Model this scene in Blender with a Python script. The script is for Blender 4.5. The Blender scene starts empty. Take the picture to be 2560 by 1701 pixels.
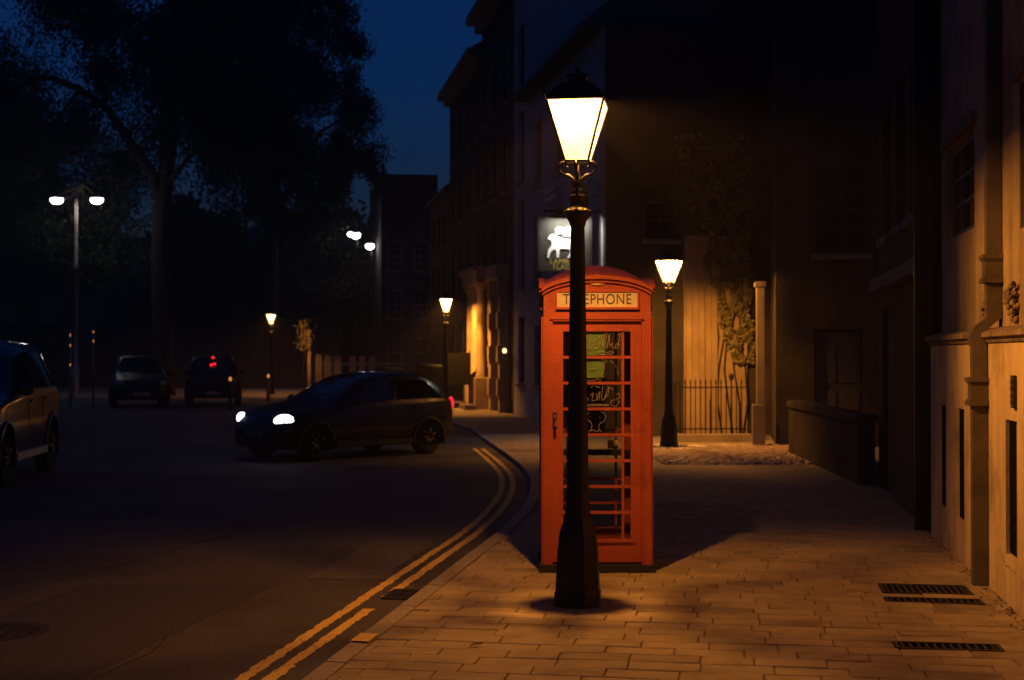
import bpy, math, random
from mathutils import Vector, Matrix, Euler
random.seed(7)
R = math.radians
SC = bpy.context.scene
COL = SC.collection

# ------------------------------------------------------------------ camera
cam_d = bpy.data.cameras.new('camera')
cam = bpy.data.objects.new('camera', cam_d)
COL.objects.link(cam)
cam.location = (0, 0, 1.72)
cam.rotation_euler = (R(90.59), 0, 0)
cam_d.lens = 50.0
cam_d.sensor_width = 36.0
cam_d.clip_end = 1500
cam_d.dof.use_dof = True
cam_d.dof.focus_distance = 10.2
cam_d.dof.aperture_fstop = 2.8
SC.camera = cam

# ------------------------------------------------------------------ sky (dusk, sun set), exposure
w = bpy.data.worlds.new('World')
SC.world = w
w.use_nodes = True
nt = w.node_tree
nt.nodes.clear()
out = nt.nodes.new('ShaderNodeOutputWorld')
bg = nt.nodes.new('ShaderNodeBackground')
sky = nt.nodes.new('ShaderNodeTexSky')
sky.sky_type = 'NISHITA'
sky.sun_disc = False
sky.sun_elevation = R(0.3)
sky.sun_rotation = R(150)
sky.ozone_density = 6.0
nt.links.new(sky.outputs[0], bg.inputs[0])
nt.links.new(bg.outputs[0], out.inputs[0])
SKY_STRENGTH = 0.14
bg.inputs[1].default_value = SKY_STRENGTH
SC.view_settings.view_transform = 'Standard'
SC.view_settings.look = 'None'
SC.view_settings.gamma = 1.0
SC.view_settings.use_curve_mapping = False
SC.view_settings.exposure = 0.0
SC.cycles.use_denoising = True
SC.cycles.use_adaptive_sampling = True
SC.cycles.adaptive_threshold = 0.03
SC.cycles.max_bounces = 5
SC.cycles.diffuse_bounces = 3
SC.cycles.volume_bounces = 0
SC.cycles.transparent_max_bounces = 16
SC.cycles.sample_clamp_indirect = 4.0
SC.cycles.caustics_reflective = False
SC.cycles.caustics_refractive = False

LAMP_ENERGY = 780.0
LAMP_COLOR = (1.0, 0.375, 0.055)

# ------------------------------------------------------------------ materials
def mat(name, color, rough=0.6, metal=0.0, noise=0.0, nscale=8.0, bump=0.0, bscale=40.0,
        coat=0.0, emit=None, estr=0.0, color2=None, spec=0.5, detail=6.0, world=False, stretch=None, chips=None, grime=None):
    m = bpy.data.materials.new(name)
    m.use_nodes = True
    t = m.node_tree
    b = t.nodes['Principled BSDF']
    b.inputs['Base Color'].default_value = (*color, 1)
    b.inputs['Roughness'].default_value = rough
    b.inputs['Metallic'].default_value = metal
    b.inputs['Specular IOR Level'].default_value = spec
    b.inputs['Coat Weight'].default_value = coat
    if emit:
        b.inputs['Emission Color'].default_value = (*emit, 1)
        b.inputs['Emission Strength'].default_value = estr
    if noise > 0 or color2 or bump > 0:
        tc = t.nodes.new('ShaderNodeTexCoord')
        vec = tc.outputs['Object']
        if world:
            gp_ = t.nodes.new('ShaderNodeNewGeometry')
            vec = gp_.outputs['Position']
        nvec = vec
        if stretch:
            mp_ = t.nodes.new('ShaderNodeMapping')
            mp_.inputs['Scale'].default_value = stretch
            t.links.new(vec, mp_.inputs['Vector'])
            nvec = mp_.outputs[0]
    if noise > 0 or color2:
        n = t.nodes.new('ShaderNodeTexNoise')
        n.inputs['Scale'].default_value = nscale
        n.inputs['Detail'].default_value = detail
        t.links.new(nvec, n.inputs['Vector'])
        r = t.nodes.new('ShaderNodeValToRGB')
        c2 = color2 if color2 else tuple(c * (1 - noise) for c in color)
        c1 = color if color2 else tuple(min(1, c * (1 + noise)) for c in color)
        r.color_ramp.elements[0].position = 0.32
        r.color_ramp.elements[1].position = 0.68
        r.color_ramp.elements[0].color = (*c2, 1)
        r.color_ramp.elements[1].color = (*c1, 1)
        t.links.new(n.outputs['Fac'], r.inputs['Fac'])
        col = r.outputs['Color']
        for extra in (grime, chips):
            if not extra:
                continue
            (ec, esc, lo_, hi_, amt) = extra
            n3 = t.nodes.new('ShaderNodeTexNoise')
            n3.inputs['Scale'].default_value = esc
            n3.inputs['Detail'].default_value = 9
            n3.inputs['Roughness'].default_value = 0.62
            t.links.new(vec, n3.inputs['Vector'])
            m3 = t.nodes.new('ShaderNodeMapRange')
            m3.inputs['From Min'].default_value = lo_
            m3.inputs['From Max'].default_value = hi_
            m3.inputs['To Max'].default_value = amt
            t.links.new(n3.outputs['Fac'], m3.inputs['Value'])
            x3 = t.nodes.new('ShaderNodeMix')
            x3.data_type = 'RGBA'
            x3.inputs[7].default_value = (*ec, 1)
            t.links.new(m3.outputs[0], x3.inputs[0])
            t.links.new(col, x3.inputs[6])
            col = x3.outputs[2]
        t.links.new(col, b.inputs['Base Color'])
    if bump > 0:
        n2 = t.nodes.new('ShaderNodeTexNoise')
        n2.inputs['Scale'].default_value = bscale
        n2.inputs['Detail'].default_value = 5
        t.links.new(vec, n2.inputs['Vector'])
        bp = t.nodes.new('ShaderNodeBump')
        bp.inputs['Strength'].default_value = bump
        bp.inputs['Distance'].default_value = 0.02
        t.links.new(n2.outputs['Fac'], bp.inputs['Height'])
        t.links.new(bp.outputs['Normal'], b.inputs['Normal'])
    return m

def glass_mat(name, tintc=(0.8, 0.82, 0.8), refl=0.10, rough=0.03):
    m = bpy.data.materials.new(name)
    m.use_nodes = True
    t = m.node_tree
    t.nodes.clear()
    o = t.nodes.new('ShaderNodeOutputMaterial')
    mx = t.nodes.new('ShaderNodeMixShader')
    tr = t.nodes.new('ShaderNodeBsdfTransparent')
    gl = t.nodes.new('ShaderNodeBsdfGlossy')
    lw = t.nodes.new('ShaderNodeLayerWeight')
    lw.inputs['Blend'].default_value = refl
    tr.inputs[0].default_value = (*tintc, 1)
    gl.inputs[0].default_value = (0.9, 0.9, 0.9, 1)
    gl.inputs['Roughness'].default_value = rough
    t.links.new(lw.outputs['Fresnel'], mx.inputs[0])
    t.links.new(tr.outputs[0], mx.inputs[1])
    t.links.new(gl.outputs[0], mx.inputs[2])
    t.links.new(mx.outputs[0], o.inputs[0])
    return m

def lamp_glass(name, color, strength, trans=0.6, frost=0.12):
    """frosted lantern glass: part clear, part diffusing the bulb, with a faint glow of its own and some grime"""
    m = bpy.data.materials.new(name)
    m.use_nodes = True
    t = m.node_tree
    t.nodes.clear()
    o = t.nodes.new('ShaderNodeOutputMaterial')
    mx = t.nodes.new('ShaderNodeMixShader')
    mx.inputs[0].default_value = 1 - trans
    tr = t.nodes.new('ShaderNodeBsdfTransparent')
    em = t.nodes.new('ShaderNodeEmission')
    em.inputs[0].default_value = (*color, 1)
    tl = t.nodes.new('ShaderNodeBsdfTranslucent')
    tl.inputs[0].default_value = (frost, frost, frost, 1)
    ad = t.nodes.new('ShaderNodeAddShader')
    tc = t.nodes.new('ShaderNodeTexCoord')
    n = t.nodes.new('ShaderNodeTexNoise')
    n.inputs['Scale'].default_value = 9.0
    n.inputs['Detail'].default_value = 6.0
    mr = t.nodes.new('ShaderNodeMapRange')
    mr.inputs['From Min'].default_value = 0.3
    mr.inputs['From Max'].default_value = 0.7
    mr.inputs['To Min'].default_value = strength * 0.72
    mr.inputs['To Max'].default_value = strength * 1.2
    t.links.new(tc.outputs['Object'], n.inputs['Vector'])
    t.links.new(n.outputs['Fac'], mr.inputs['Value'])
    t.links.new(mr.outputs[0], em.inputs[1])
    t.links.new(em.outputs[0], ad.inputs[0])
    t.links.new(tl.outputs[0], ad.inputs[1])
    t.links.new(tr.outputs[0], mx.inputs[1])
    t.links.new(ad.outputs[0], mx.inputs[2])
    t.links.new(mx.outputs[0], o.inputs[0])
    return m

def paint_mark(name, color, under, scale=35.0, thr=0.42):
    m = mat(name, color, 0.75)
    t = m.node_tree
    b = t.nodes['Principled BSDF']
    tc = t.nodes.new('ShaderNodeTexCoord')
    n = t.nodes.new('ShaderNodeTexNoise')
    n.inputs['Scale'].default_value = scale
    n.inputs['Detail'].default_value = 8
    n.inputs['Roughness'].default_value = 0.7
    r = t.nodes.new('ShaderNodeValToRGB')
    r.color_ramp.elements[0].position = thr - 0.03
    r.color_ramp.elements[1].position = thr + 0.05
    r.color_ramp.elements[0].color = (*under, 1)
    r.color_ramp.elements[1].color = (*color, 1)
    t.links.new(tc.outputs['Object'], n.inputs['Vector'])
    t.links.new(n.outputs['Fac'], r.inputs['Fac'])
    t.links.new(r.outputs['Color'], b.inputs['Base Color'])
    return m

M = {}
M['asphalt'] = mat('asphalt', (0.098, 0.083, 0.066), 0.82, noise=0.55, nscale=70, bump=0.9, bscale=130, detail=8, grime=((0.04, 0.034, 0.028), 0.55, .45, .62, .7), chips=((0.13, 0.11, 0.085), 38, .66, .72, .6))
M['slab'] = mat('paving_slab', (0.31, 0.238, 0.145), 0.85, noise=0.16, nscale=5, bump=0.35, bscale=90, world=True, grime=((0.13, 0.1, 0.065), 1.7, .50, .70, .7), chips=((0.07, 0.055, 0.04), 11, .68, .72, .8))
M['slab_b'] = mat('paving_slab_darker', (0.27, 0.207, 0.126), 0.88, noise=0.2, nscale=6, bump=0.4, bscale=80, world=True, grime=((0.11, 0.085, 0.055), 1.9, .48, .68, .7), chips=((0.07, 0.055, 0.04), 11, .68, .72, .8))
M['slab_c'] = mat('paving_slab_buff', (0.335, 0.258, 0.158), 0.85, noise=0.14, nscale=7, bump=0.35, bscale=100, world=True, grime=((0.15, 0.115, 0.075), 1.7, .50, .70, .7), chips=((0.07, 0.055, 0.04), 11, .68, .72, .8))
M['mortar'] = mat('joint_sand', (0.14, 0.11, 0.072), 0.95, noise=0.25, nscale=30)
M['kerb'] = mat('kerb_granite', (0.27, 0.225, 0.165), 0.8, noise=0.25, nscale=30, bump=0.2, bscale=120)
M['cobble'] = mat('cobble_stone', (0.46, 0.36, 0.24), 0.45, noise=0.3, nscale=9, bump=0.2, bscale=60)
M['yellow'] = paint_mark('yellow_line_paint', (0.72, 0.47, 0.07), (0.08, 0.07, 0.06), 30, 0.40)
M['yellow_k'] = paint_mark('yellow_kerb_paint', (0.78, 0.52, 0.08), (0.27, 0.245, 0.21), 20, 0.28)
M['white_mark'] = paint_mark('white_road_paint', (0.6, 0.6, 0.58), (0.08, 0.07, 0.06), 30, 0.45)
M['iron'] = mat('black_iron', (0.009, 0.009, 0.009), 0.45, 0.0, spec=0.3, bump=0.12, bscale=30)
M['iron_rough'] = mat('rusty_grating_iron', (0.045, 0.035, 0.028), 0.7, 0.4, noise=0.4, nscale=20, bump=0.4, bscale=60)
M['red'] = mat('phone_box_red', (0.43, 0.085, 0.036), 0.5, color2=(0.29, 0.056, 0.027), nscale=2.6, bump=0.12, bscale=30, coat=0.1, stretch=(1, 1, .35), grime=((0.12, 0.03, 0.02), 6, .55, .75, .6), chips=((0.62, 0.34, 0.16), 9, .685, .695, .8))
M['opal'] = mat('opal_sign_glass', (0.60, 0.53, 0.40), 0.4, noise=.12, nscale=8)
M['letter'] = mat('sign_letter_black', (0.05, 0.045, 0.04), 0.5)
M['emblem'] = mat('gilt_emblem', (0.55, 0.33, 0.10), 0.45, noise=0.2, nscale=30)
M['black_base'] = mat('black_plinth', (0.014, 0.013, 0.012), 0.7)
M['chrome'] = mat('chrome', (0.8, 0.8, 0.8), 0.12, 1.0)
M['glass'] = glass_mat('clear_glass', (0.86, 0.88, 0.86), 0.06)
M['scrawl'] = mat('scratched_scrawl', (0.34, 0.29, 0.22), 0.9)
M['poster'] = mat('green_poster', (0.20, 0.36, 0.13), 0.7, noise=0.2, nscale=12)
M['notice'] = mat('yellow_notice', (0.62, 0.48, 0.12), 0.7)
M['phone'] = mat('phone_black', (0.02, 0.02, 0.02), 0.4)
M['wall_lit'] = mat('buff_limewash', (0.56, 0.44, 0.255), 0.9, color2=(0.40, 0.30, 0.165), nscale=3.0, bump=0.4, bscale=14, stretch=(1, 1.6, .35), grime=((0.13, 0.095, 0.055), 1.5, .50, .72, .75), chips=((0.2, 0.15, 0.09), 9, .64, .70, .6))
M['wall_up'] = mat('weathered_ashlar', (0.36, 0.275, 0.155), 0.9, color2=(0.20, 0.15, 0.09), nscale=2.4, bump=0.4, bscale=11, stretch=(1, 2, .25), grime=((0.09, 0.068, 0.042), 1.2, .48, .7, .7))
M['ledge'] = mat('string_course_stone', (0.22, 0.165, 0.10), 0.9, color2=(0.09, 0.07, 0.045), nscale=6, bump=0.5, bscale=18)
M['lead'] = mat('lead_downpipe', (0.105, 0.08, 0.058), 0.65, color2=(0.055, 0.043, 0.032), nscale=5, bump=0.2, bscale=20)
M['dark'] = mat('dark_void', (0.008, 0.008, 0.008), 0.95, spec=0.0)
M['crack'] = mat('crack_shadow', (0.03, 0.024, 0.018), 0.95)
M['stone_dark'] = mat('dark_unlit_stone', (0.062, 0.052, 0.040), 0.92, color2=(0.034, 0.029, 0.022), nscale=1.5, bump=0.4, bscale=8, spec=0.2)  # stone colour lowered so walls away from the lamps read as unlit
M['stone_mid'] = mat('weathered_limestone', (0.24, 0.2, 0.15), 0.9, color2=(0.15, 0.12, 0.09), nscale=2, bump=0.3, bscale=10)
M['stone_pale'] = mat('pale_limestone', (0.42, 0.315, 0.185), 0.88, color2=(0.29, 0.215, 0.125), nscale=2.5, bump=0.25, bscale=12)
M['render_w'] = mat('pale_render', (0.36, 0.34, 0.35), 0.9, noise=0.1, nscale=1.2)
M['slate'] = mat('roof_slate', (0.05, 0.05, 0.055), 0.75, noise=0.3, nscale=5, bump=0.4, bscale=9)
M['frame_w'] = mat('painted_sash', (0.34, 0.32, 0.29), 0.5)
M['frame_d'] = mat('dark_sash', (0.05, 0.045, 0.04), 0.5)
M['winglass'] = mat('window_glass_dark', (0.015, 0.016, 0.018), 0.08, spec=0.6)
M['bark'] = mat('plane_bark', (0.05, 0.04, 0.028), 0.95, color2=(0.022, 0.018, 0.013), nscale=5, bump=0.8, bscale=12, spec=0.15)
M['leaf'] = mat('leaf_green', (0.035, 0.042, 0.016), 0.8, noise=0.35, nscale=0.8, spec=0.15)
M['leaf_d'] = mat('leaf_dark_green', (0.024, 0.032, 0.015), 0.85, noise=0.35, nscale=0.6, spec=0.15)
M['ivy'] = mat('ivy_leaf', (0.17, 0.15, 0.05), 0.6, noise=0.4, nscale=9)
M['tyre'] = mat('tyre_rubber', (0.015, 0.015, 0.015), 0.8)
M['rim'] = mat('alloy_rim', (0.07, 0.07, 0.07), 0.35, 0.7)
M['carglass'] = mat('car_glass', (0.008, 0.009, 0.011), 0.04, spec=0.8)
M['car_blue'] = mat('car_paint_navy', (0.002, 0.003, 0.006), 0.35, 0.0, coat=0.25, spec=0.3)
M['car_silver'] = mat('car_paint_graphite', (0.016, 0.015, 0.0145), 0.32, 0.3, coat=0.6)
M['car_black'] = mat('car_paint_black', (0.002, 0.002, 0.0025), 0.4, 0.0, coat=0.15, spec=0.3)
M['plastic'] = mat('black_plastic', (0.018, 0.018, 0.018), 0.6)
M['sill'] = mat('brushed_step', (0.5, 0.44, 0.4), 0.5, 0.5)
M['head'] = mat('headlight_on', (0.9, 0.9, 0.9), 0.2, emit=(0.93, 0.96, 1.0), estr=8)
M['headdim'] = mat('headlight_lens', (0.3, 0.27, 0.2), 0.15, spec=0.8)
M['tail'] = mat('tail_light_on', (0.4, 0.01, 0.01), 0.3, emit=(1.0, 0.015, 0.03), estr=1.6)
M['taildim'] = mat('tail_lens', (0.25, 0.01, 0.01), 0.2)
M['plate'] = mat('number_plate', (0.2, 0.2, 0.19), 0.6)
M['amber'] = mat('amber_glow', (0.8, 0.3, 0.05), 0.3, emit=(1.0, 0.36, 0.08), estr=0.7)  # small emissive amber spots
M['white_led'] = mat('white_lamp_glass', (1, 1, 1), 0.3, emit=(1.0, 0.96, 1.0), estr=22)
M['warm_globe'] = mat('warm_globe', (1, 1, 1), 0.3, emit=(1.0, 0.62, 0.26), estr=3.2)
M['pole'] = mat('lamp_pole_grey', (0.30, 0.26, 0.2), 0.35, 0.5)
M['sign_bg'] = mat('pub_sign_board', (0.06, 0.053, 0.04), 0.75, color2=(0.018, 0.017, 0.015), nscale=30)
M['sign_w'] = mat('pub_sign_white', (0.85, 0.84, 0.82), 0.6)
M['sign_g'] = mat('pub_sign_gold', (0.62, 0.46, 0.08), 0.5)
M['board'] = mat('pale_name_board', (0.55, 0.5, 0.52), 0.7)
PC = (1.0, 0.66, 0.60)
M['lamppane'] = lamp_glass('lantern_glass', PC, 26.0, 0.95, 0.1)
M['lamppane_m'] = lamp_glass('lantern_glass_half_block', PC, 1.0, 0.50, 0.14)  # lets half the bulb through, to weaken its light on the ground
M['lamppane_h'] = lamp_glass('lantern_glass_dimming', PC, 1.3, 0.30, 0.10)  # clear share cut to dim the bulb's downward light
M['lamppane_d'] = lamp_glass('lantern_glass_blocking', PC, 0.95, 0.07, 0.12)  # added light stop, hardly any of the bulb gets through
M['leaf_dry'] = mat('dry_leaf', (0.06, 0.035, 0.02), 0.8)

# ------------------------------------------------------------------ mesh helpers
class MB:
    def __init__(s):
        s.v, s.f, s.sm = [], [], []
    def add(s, vs, fs, smooth=False):
        o = len(s.v)
        s.v += [tuple(p) for p in vs]
        for f in fs:
            s.f.append(tuple(i + o for i in f))
            s.sm.append(smooth)
    def box(s, x0, x1, y0, y1, z0, z1, bev=0.0):
        if bev <= 0:
            vs = [(x0, y0, z0), (x1, y0, z0), (x1, y1, z0), (x0, y1, z0), (x0, y0, z1), (x1, y0, z1), (x1, y1, z1), (x0, y1, z1)]
            s.add(vs, [(0, 3, 2, 1), (4, 5, 6, 7), (0, 1, 5, 4), (1, 2, 6, 5), (2, 3, 7, 6), (3, 0, 4, 7)])
        else:   # chamfered top edges
            b = bev
            vs = [(x0, y0, z0), (x1, y0, z0), (x1, y1, z0), (x0, y1, z0),
                  (x0, y0, z1 - b), (x1, y0, z1 - b), (x1, y1, z1 - b), (x0, y1, z1 - b),
                  (x0 + b, y0 + b, z1), (x1 - b, y0 + b, z1), (x1 - b, y1 - b, z1), (x0 + b, y1 - b, z1)]
            fs = [(0, 3, 2, 1), (8, 9, 10, 11)]
            for i in range(4):
                j = (i + 1) % 4
                fs += [(i, j, j + 4, i + 4), (i + 4, j + 4, j + 8, i + 8)]
            s.add(vs, fs)
        return s
    def frustum(s, x, y, z0, z1, a0, b0, a1, b1):
        vs = [(x - a0, y - b0, z0), (x + a0, y - b0, z0), (x + a0, y + b0, z0), (x - a0, y + b0, z0),
              (x - a1, y - b1, z1), (x + a1, y - b1, z1), (x + a1, y + b1, z1), (x - a1, y + b1, z1)]
        s.add(vs, [(0, 3, 2, 1), (4, 5, 6, 7), (0, 1, 5, 4), (1, 2, 6, 5), (2, 3, 7, 6), (3, 0, 4, 7)])
        return s
    def lathe(s, prof, n=24, cx=0, cy=0, cz=0, smooth=True, ph=0.0, caps=True):
        vs, fs = [], []
        for r, z in prof:
            for i in range(n):
                a = 2 * math.pi * i / n + ph
                vs.append((cx + r * math.cos(a), cy + r * math.sin(a), cz + z))
        for k in range(len(prof) - 1):
            for i in range(n):
                j = (i + 1) % n
                fs.append((k * n + i, k * n + j, (k + 1) * n + j, (k + 1) * n + i))
        s.add(vs, fs, smooth)
        if caps:
            o = len(prof) - 1
            s.add([vs[i] for i in range(n)], [tuple(range(n))[::-1]])
            s.add([vs[o * n + i] for i in range(n)], [tuple(range(n))])
        return s
    def tube(s, pts, rad, n=8, smooth=True):
        pts = [Vector(p) for p in pts]
        if not hasattr(rad, '__len__'):
            rad = [rad] * len(pts)
        vs, fs = [], []
        up = Vector((0.137, 0.31, 0.94)).normalized()
        for i, p in enumerate(pts):
            d = (pts[min(i + 1, len(pts) - 1)] - pts[max(i - 1, 0)]).normalized()
            a = d.cross(up)
            if a.length < 1e-3:
                a = d.cross(Vector((1, 0, 0)))
            a.normalize()
            b = d.cross(a)
            for k in range(n):
                t = 2 * math.pi * k / n
                vs.append(p + (a * math.cos(t) + b * math.sin(t)) * rad[i])
        for i in range(len(pts) - 1):
            for k in range(n):
                l = (k + 1) % n
                fs.append((i * n + k, i * n + l, (i + 1) * n + l, (i + 1) * n + k))
        fs.append(tuple(range(n))[::-1])
        fs.append(tuple((len(pts) - 1) * n + k for k in range(n)))
        s.add(vs, fs, smooth)
        return s
    def prism(s, poly, d0, d1, axis='y'):
        """polygon (a,b) extruded; axis y: points (a,d,b); axis z: (a,b,d); axis x: (d,a,b)"""
        n = len(poly)
        def P(a, b, d):
            return (a, d, b) if axis == 'y' else ((a, b, d) if axis == 'z' else (d, a, b))
        vs = [P(a, b, d0) for a, b in poly] + [P(a, b, d1) for a, b in poly]
        fs = [tuple(range(n)), tuple(range(n, 2 * n))[::-1]]
        for i in range(n):
            j = (i + 1) % n
            fs.append((i, i + n, j + n, j))
        s.add(vs, fs)
        return s
    def ellipsoid(s, c, r, nu=16, nv=10, rot=None):
        vs, fs = [], []
        for j in range(nv + 1):
            th = math.pi * j / nv
            for i in range(nu):
                a = 2 * math.pi * i / nu
                p = Vector((r[0] * math.sin(th) * math.cos(a), r[1] * math.sin(th) * math.sin(a), r[2] * math.cos(th)))
                if rot:
                    p = rot @ p
                vs.append((c[0] + p.x, c[1] + p.y, c[2] + p.z))
        for j in range(nv):
            for i in range(nu):
                k = (i + 1) % nu
                fs.append((j * nu + i, (j + 1) * nu + i, (j + 1) * nu + k, j * nu + k))
        s.add(vs, fs, True)
        return s
    def mesh(s, name, m):
        me = bpy.data.meshes.new(name)
        me.from_pydata(s.v, [], s.f)
        me.polygons.foreach_set('use_smooth', s.sm)
        if m:
            me.materials.append(M[m] if isinstance(m, str) else m)
        me.update()
        return me
    def build(s, name, m, parent=None):
        o = bpy.data.objects.new(name, s.mesh(name, m))
        COL.objects.link(o)
        if parent:
            o.parent = parent
        return o

def tag(o, label=None, cat=None, group=None, kind=None):
    if label: o['label'] = label
    if cat: o['category'] = cat
    if group: o['group'] = group
    if kind: o['kind'] = kind
    return o

def thing(name, label, cat, loc=(0, 0, 0), rz=0.0, group=None):
    o = bpy.data.objects.new(name, None)
    o.empty_display_size = 0.2
    COL.objects.link(o)
    o.location = loc
    o.rotation_euler = (0, 0, rz)
    return tag(o, label, cat, group)

def copy_tree(o, parent=None):
    c = o.copy()
    COL.objects.link(c)
    c.parent = parent
    for ch in list(o.children):
        copy_tree(ch, c)
    return c

def text_mesh(name, body, size, m, parent, loc, rot=(R(90), 0, 0), sx=1.0, align='CENTER', extr=0.002, space=1.0):
    cu = bpy.data.curves.new(name, 'FONT')
    cu.body = body
    cu.size = size
    cu.align_x = align
    cu.align_y = 'CENTER'
    cu.extrude = extr
    cu.space_character = space
    tmp = bpy.data.objects.new(name + '_tmp', cu)
    COL.objects.link(tmp)
    dg = bpy.context.evaluated_depsgraph_get()
    me = bpy.data.meshes.new_from_object(tmp.evaluated_get(dg))
    bpy.data.objects.remove(tmp)
    me.materials.clear()
    me.materials.append(M[m])
    o = bpy.data.objects.new(name, me)
    COL.objects.link(o)
    o.parent = parent
    o.location = loc
    o.rotation_euler = rot
    o.scale = (sx, 1, 1)
    return o

# pavement frame: u across (to the right), v along the pavement
TH = R(8.8)
CT, ST = math.cos(TH), math.sin(TH)
def uv(u, v, z=0.0):
    return (u * CT + v * ST, -u * ST + v * CT, z)

# ------------------------------------------------------------------ ground, road, pavements
ROAD_Z = -0.06
gm = MB(); gm.add([(-400, -60, ROAD_Z), (400, -60, ROAD_Z), (400, 700, ROAD_Z), (-400, 700, ROAD_Z)], [(0, 1, 2, 3)])
tag(gm.build('road', 'asphalt'), 'dark worn asphalt road', None, None, 'structure')

# kerb line in plan (world x, y)
KS = [(-4, None), (0, None), (5, None), (10, None), (14.0, None)]
K = []
for y in [-6, -3, 0, 2, 4, 6, 7, 8, 9, 10, 11, 12, 13, 14]:
    K.append((0.1547 * y - 2.297, y))
K += [(-0.01, 15), (0.09, 16), (0.17, 17), (0.22, 18), (0.25, 19), (0.25, 20), (0.22, 21), (0.16, 22), (0.06, 23.2), (-0.12, 25),
      (-0.33, 27), (-0.65, 30), (-0.95, 33), (-1.5, 36), (-2.15, 40), (-2.9, 44), (-3.7, 48), (-4.5, 51.2), (-5.4, 53.6), (-7, 55.4),
      (-9.5, 56.4), (-13, 57.0), (-20, 57.5), (-40, 58.5), (-120, 60)]
def offset_line(pts, d):
    o = []
    for i, p in enumerate(pts):
        a = Vector(pts[max(i - 1, 0)]); b = Vector(pts[min(i + 1, len(pts) - 1)])
        t = (b - a).normalized()
        o.append((p[0] + t.y * d, p[1] - t.x * d))
    return o
KW = 0.13
K_in = offset_line(K, KW)
pm = MB()
poly = K_in + [(-120, 200), (60, 200), (60, -6)]
n = len(poly)
pm.add([(x, y, -0.014) for x, y in poly] , [tuple(range(n))])
pavement = tag(pm.build('pavement', 'mortar'), 'paved footway of buff slabs', None, None, 'structure')
tri = pavement.modifiers.new('t', 'TRIANGULATE')

# far part of the pavement: flagstones beyond the modelled slabs
M['flag'] = mat('far_flagstones', (0.30, 0.26, 0.21), 0.85, noise=0.2, nscale=2)
ft = M['flag'].node_tree
br = ft.nodes.new('ShaderNodeTexBrick')
br.inputs['Scale'].default_value = 1.0
br.inputs['Brick Width'].default_value = 0.4
br.inputs['Row Height'].default_value = 0.2
br.inputs['Mortar Size'].default_value = 0.008
br.inputs['Color1'].default_value = (0.28, 0.225, 0.15, 1)
br.inputs['Color2'].default_value = (0.22, 0.175, 0.12, 1)
br.inputs['Mortar'].default_value = (0.11, 0.085, 0.06, 1)
tcn = ft.nodes.new('ShaderNodeTexCoord')
ft.links.new(tcn.outputs['Object'], br.inputs['Vector'])
ft.links.new(br.outputs['Color'], ft.nodes['Principled BSDF'].inputs['Base Color'])
pm = MB()
far_k = [p for p in K_in if p[1] >= 17.0]
st_pts = [uv(6, 17.6)[:2], ]
poly = [(K_in[16][0], K_in[16][1])] + [p for p in K_in if p[1] > 17.2] + [(-120, 190), (55, 190), (55, 9)] + [uv(1.9, 17.2)[:2]]
pm.add([(x, y, -0.004) for x, y in poly], [tuple(range(len(poly)))])
o = pm.build('far_flagstones', 'flag')
o.modifiers.new('t', 'TRIANGULATE')
tag(o, 'flagstones of the footway further along', None, None, 'structure')

# kerb stones
kerb = tag(bpy.data.objects.new('kerb', None), 'low granite kerb', None, None, 'structure')
COL.objects.link(kerb)
def arc(pts, step):
    """resample a polyline"""
    P = [Vector(p) for p in pts]
    res = [P[0].copy()]
    rem = step
    for a, b in zip(P[:-1], P[1:]):
        L = (b - a).length
        t = 0.0
        while L - t >= rem:
            t += rem
            res.append(a.lerp(b, t / L))
            rem = step
        rem -= (L - t)
    return res
KR = arc([p for p in K if p[1] >= 0 and p[1] < 58 and p[0] > -45], 0.9)
KRi = offset_line([tuple(p) for p in KR], KW)
far_kerb = MB()
for i in range(len(KR) - 1):
    a, b = KR[i], KR[i + 1]
    ai, bi = Vector(KRi[i]), Vector(KRi[i + 1])
    d = (b - a).normalized() * 0.006
    a2, b2, ai2, bi2 = a + d, b - d, ai + d, bi - d
    zt = random.uniform(-0.003, 0.003)
    c = 0.012
    inn = (ai - a).normalized() * c
    vs = [(*a2, -0.2), (*b2, -0.2), (*bi2, -0.2), (*ai2, -0.2),
          (*a2, zt - c), (*b2, zt - c), (*bi2, zt - 0.003), (*ai2, zt - 0.003),
          (*(a2 + inn), zt), (*(b2 + inn), zt)]
    fs = [(0, 1, 5, 4), (4, 5, 9, 8), (8, 9, 6, 7), (2, 3, 7, 6), (0, 4, 8, 7, 3), (1, 2, 6, 9, 5), (0, 3, 2, 1)]
    if a.y < 31:
        mb = MB(); mb.add(vs, fs)
        mb.build('kerb_stone', 'kerb', kerb)
    else:
        far_kerb.add(vs, fs)
tag(far_kerb.build('far_kerb_stones', 'kerb', kerb), kind='stuff')

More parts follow.
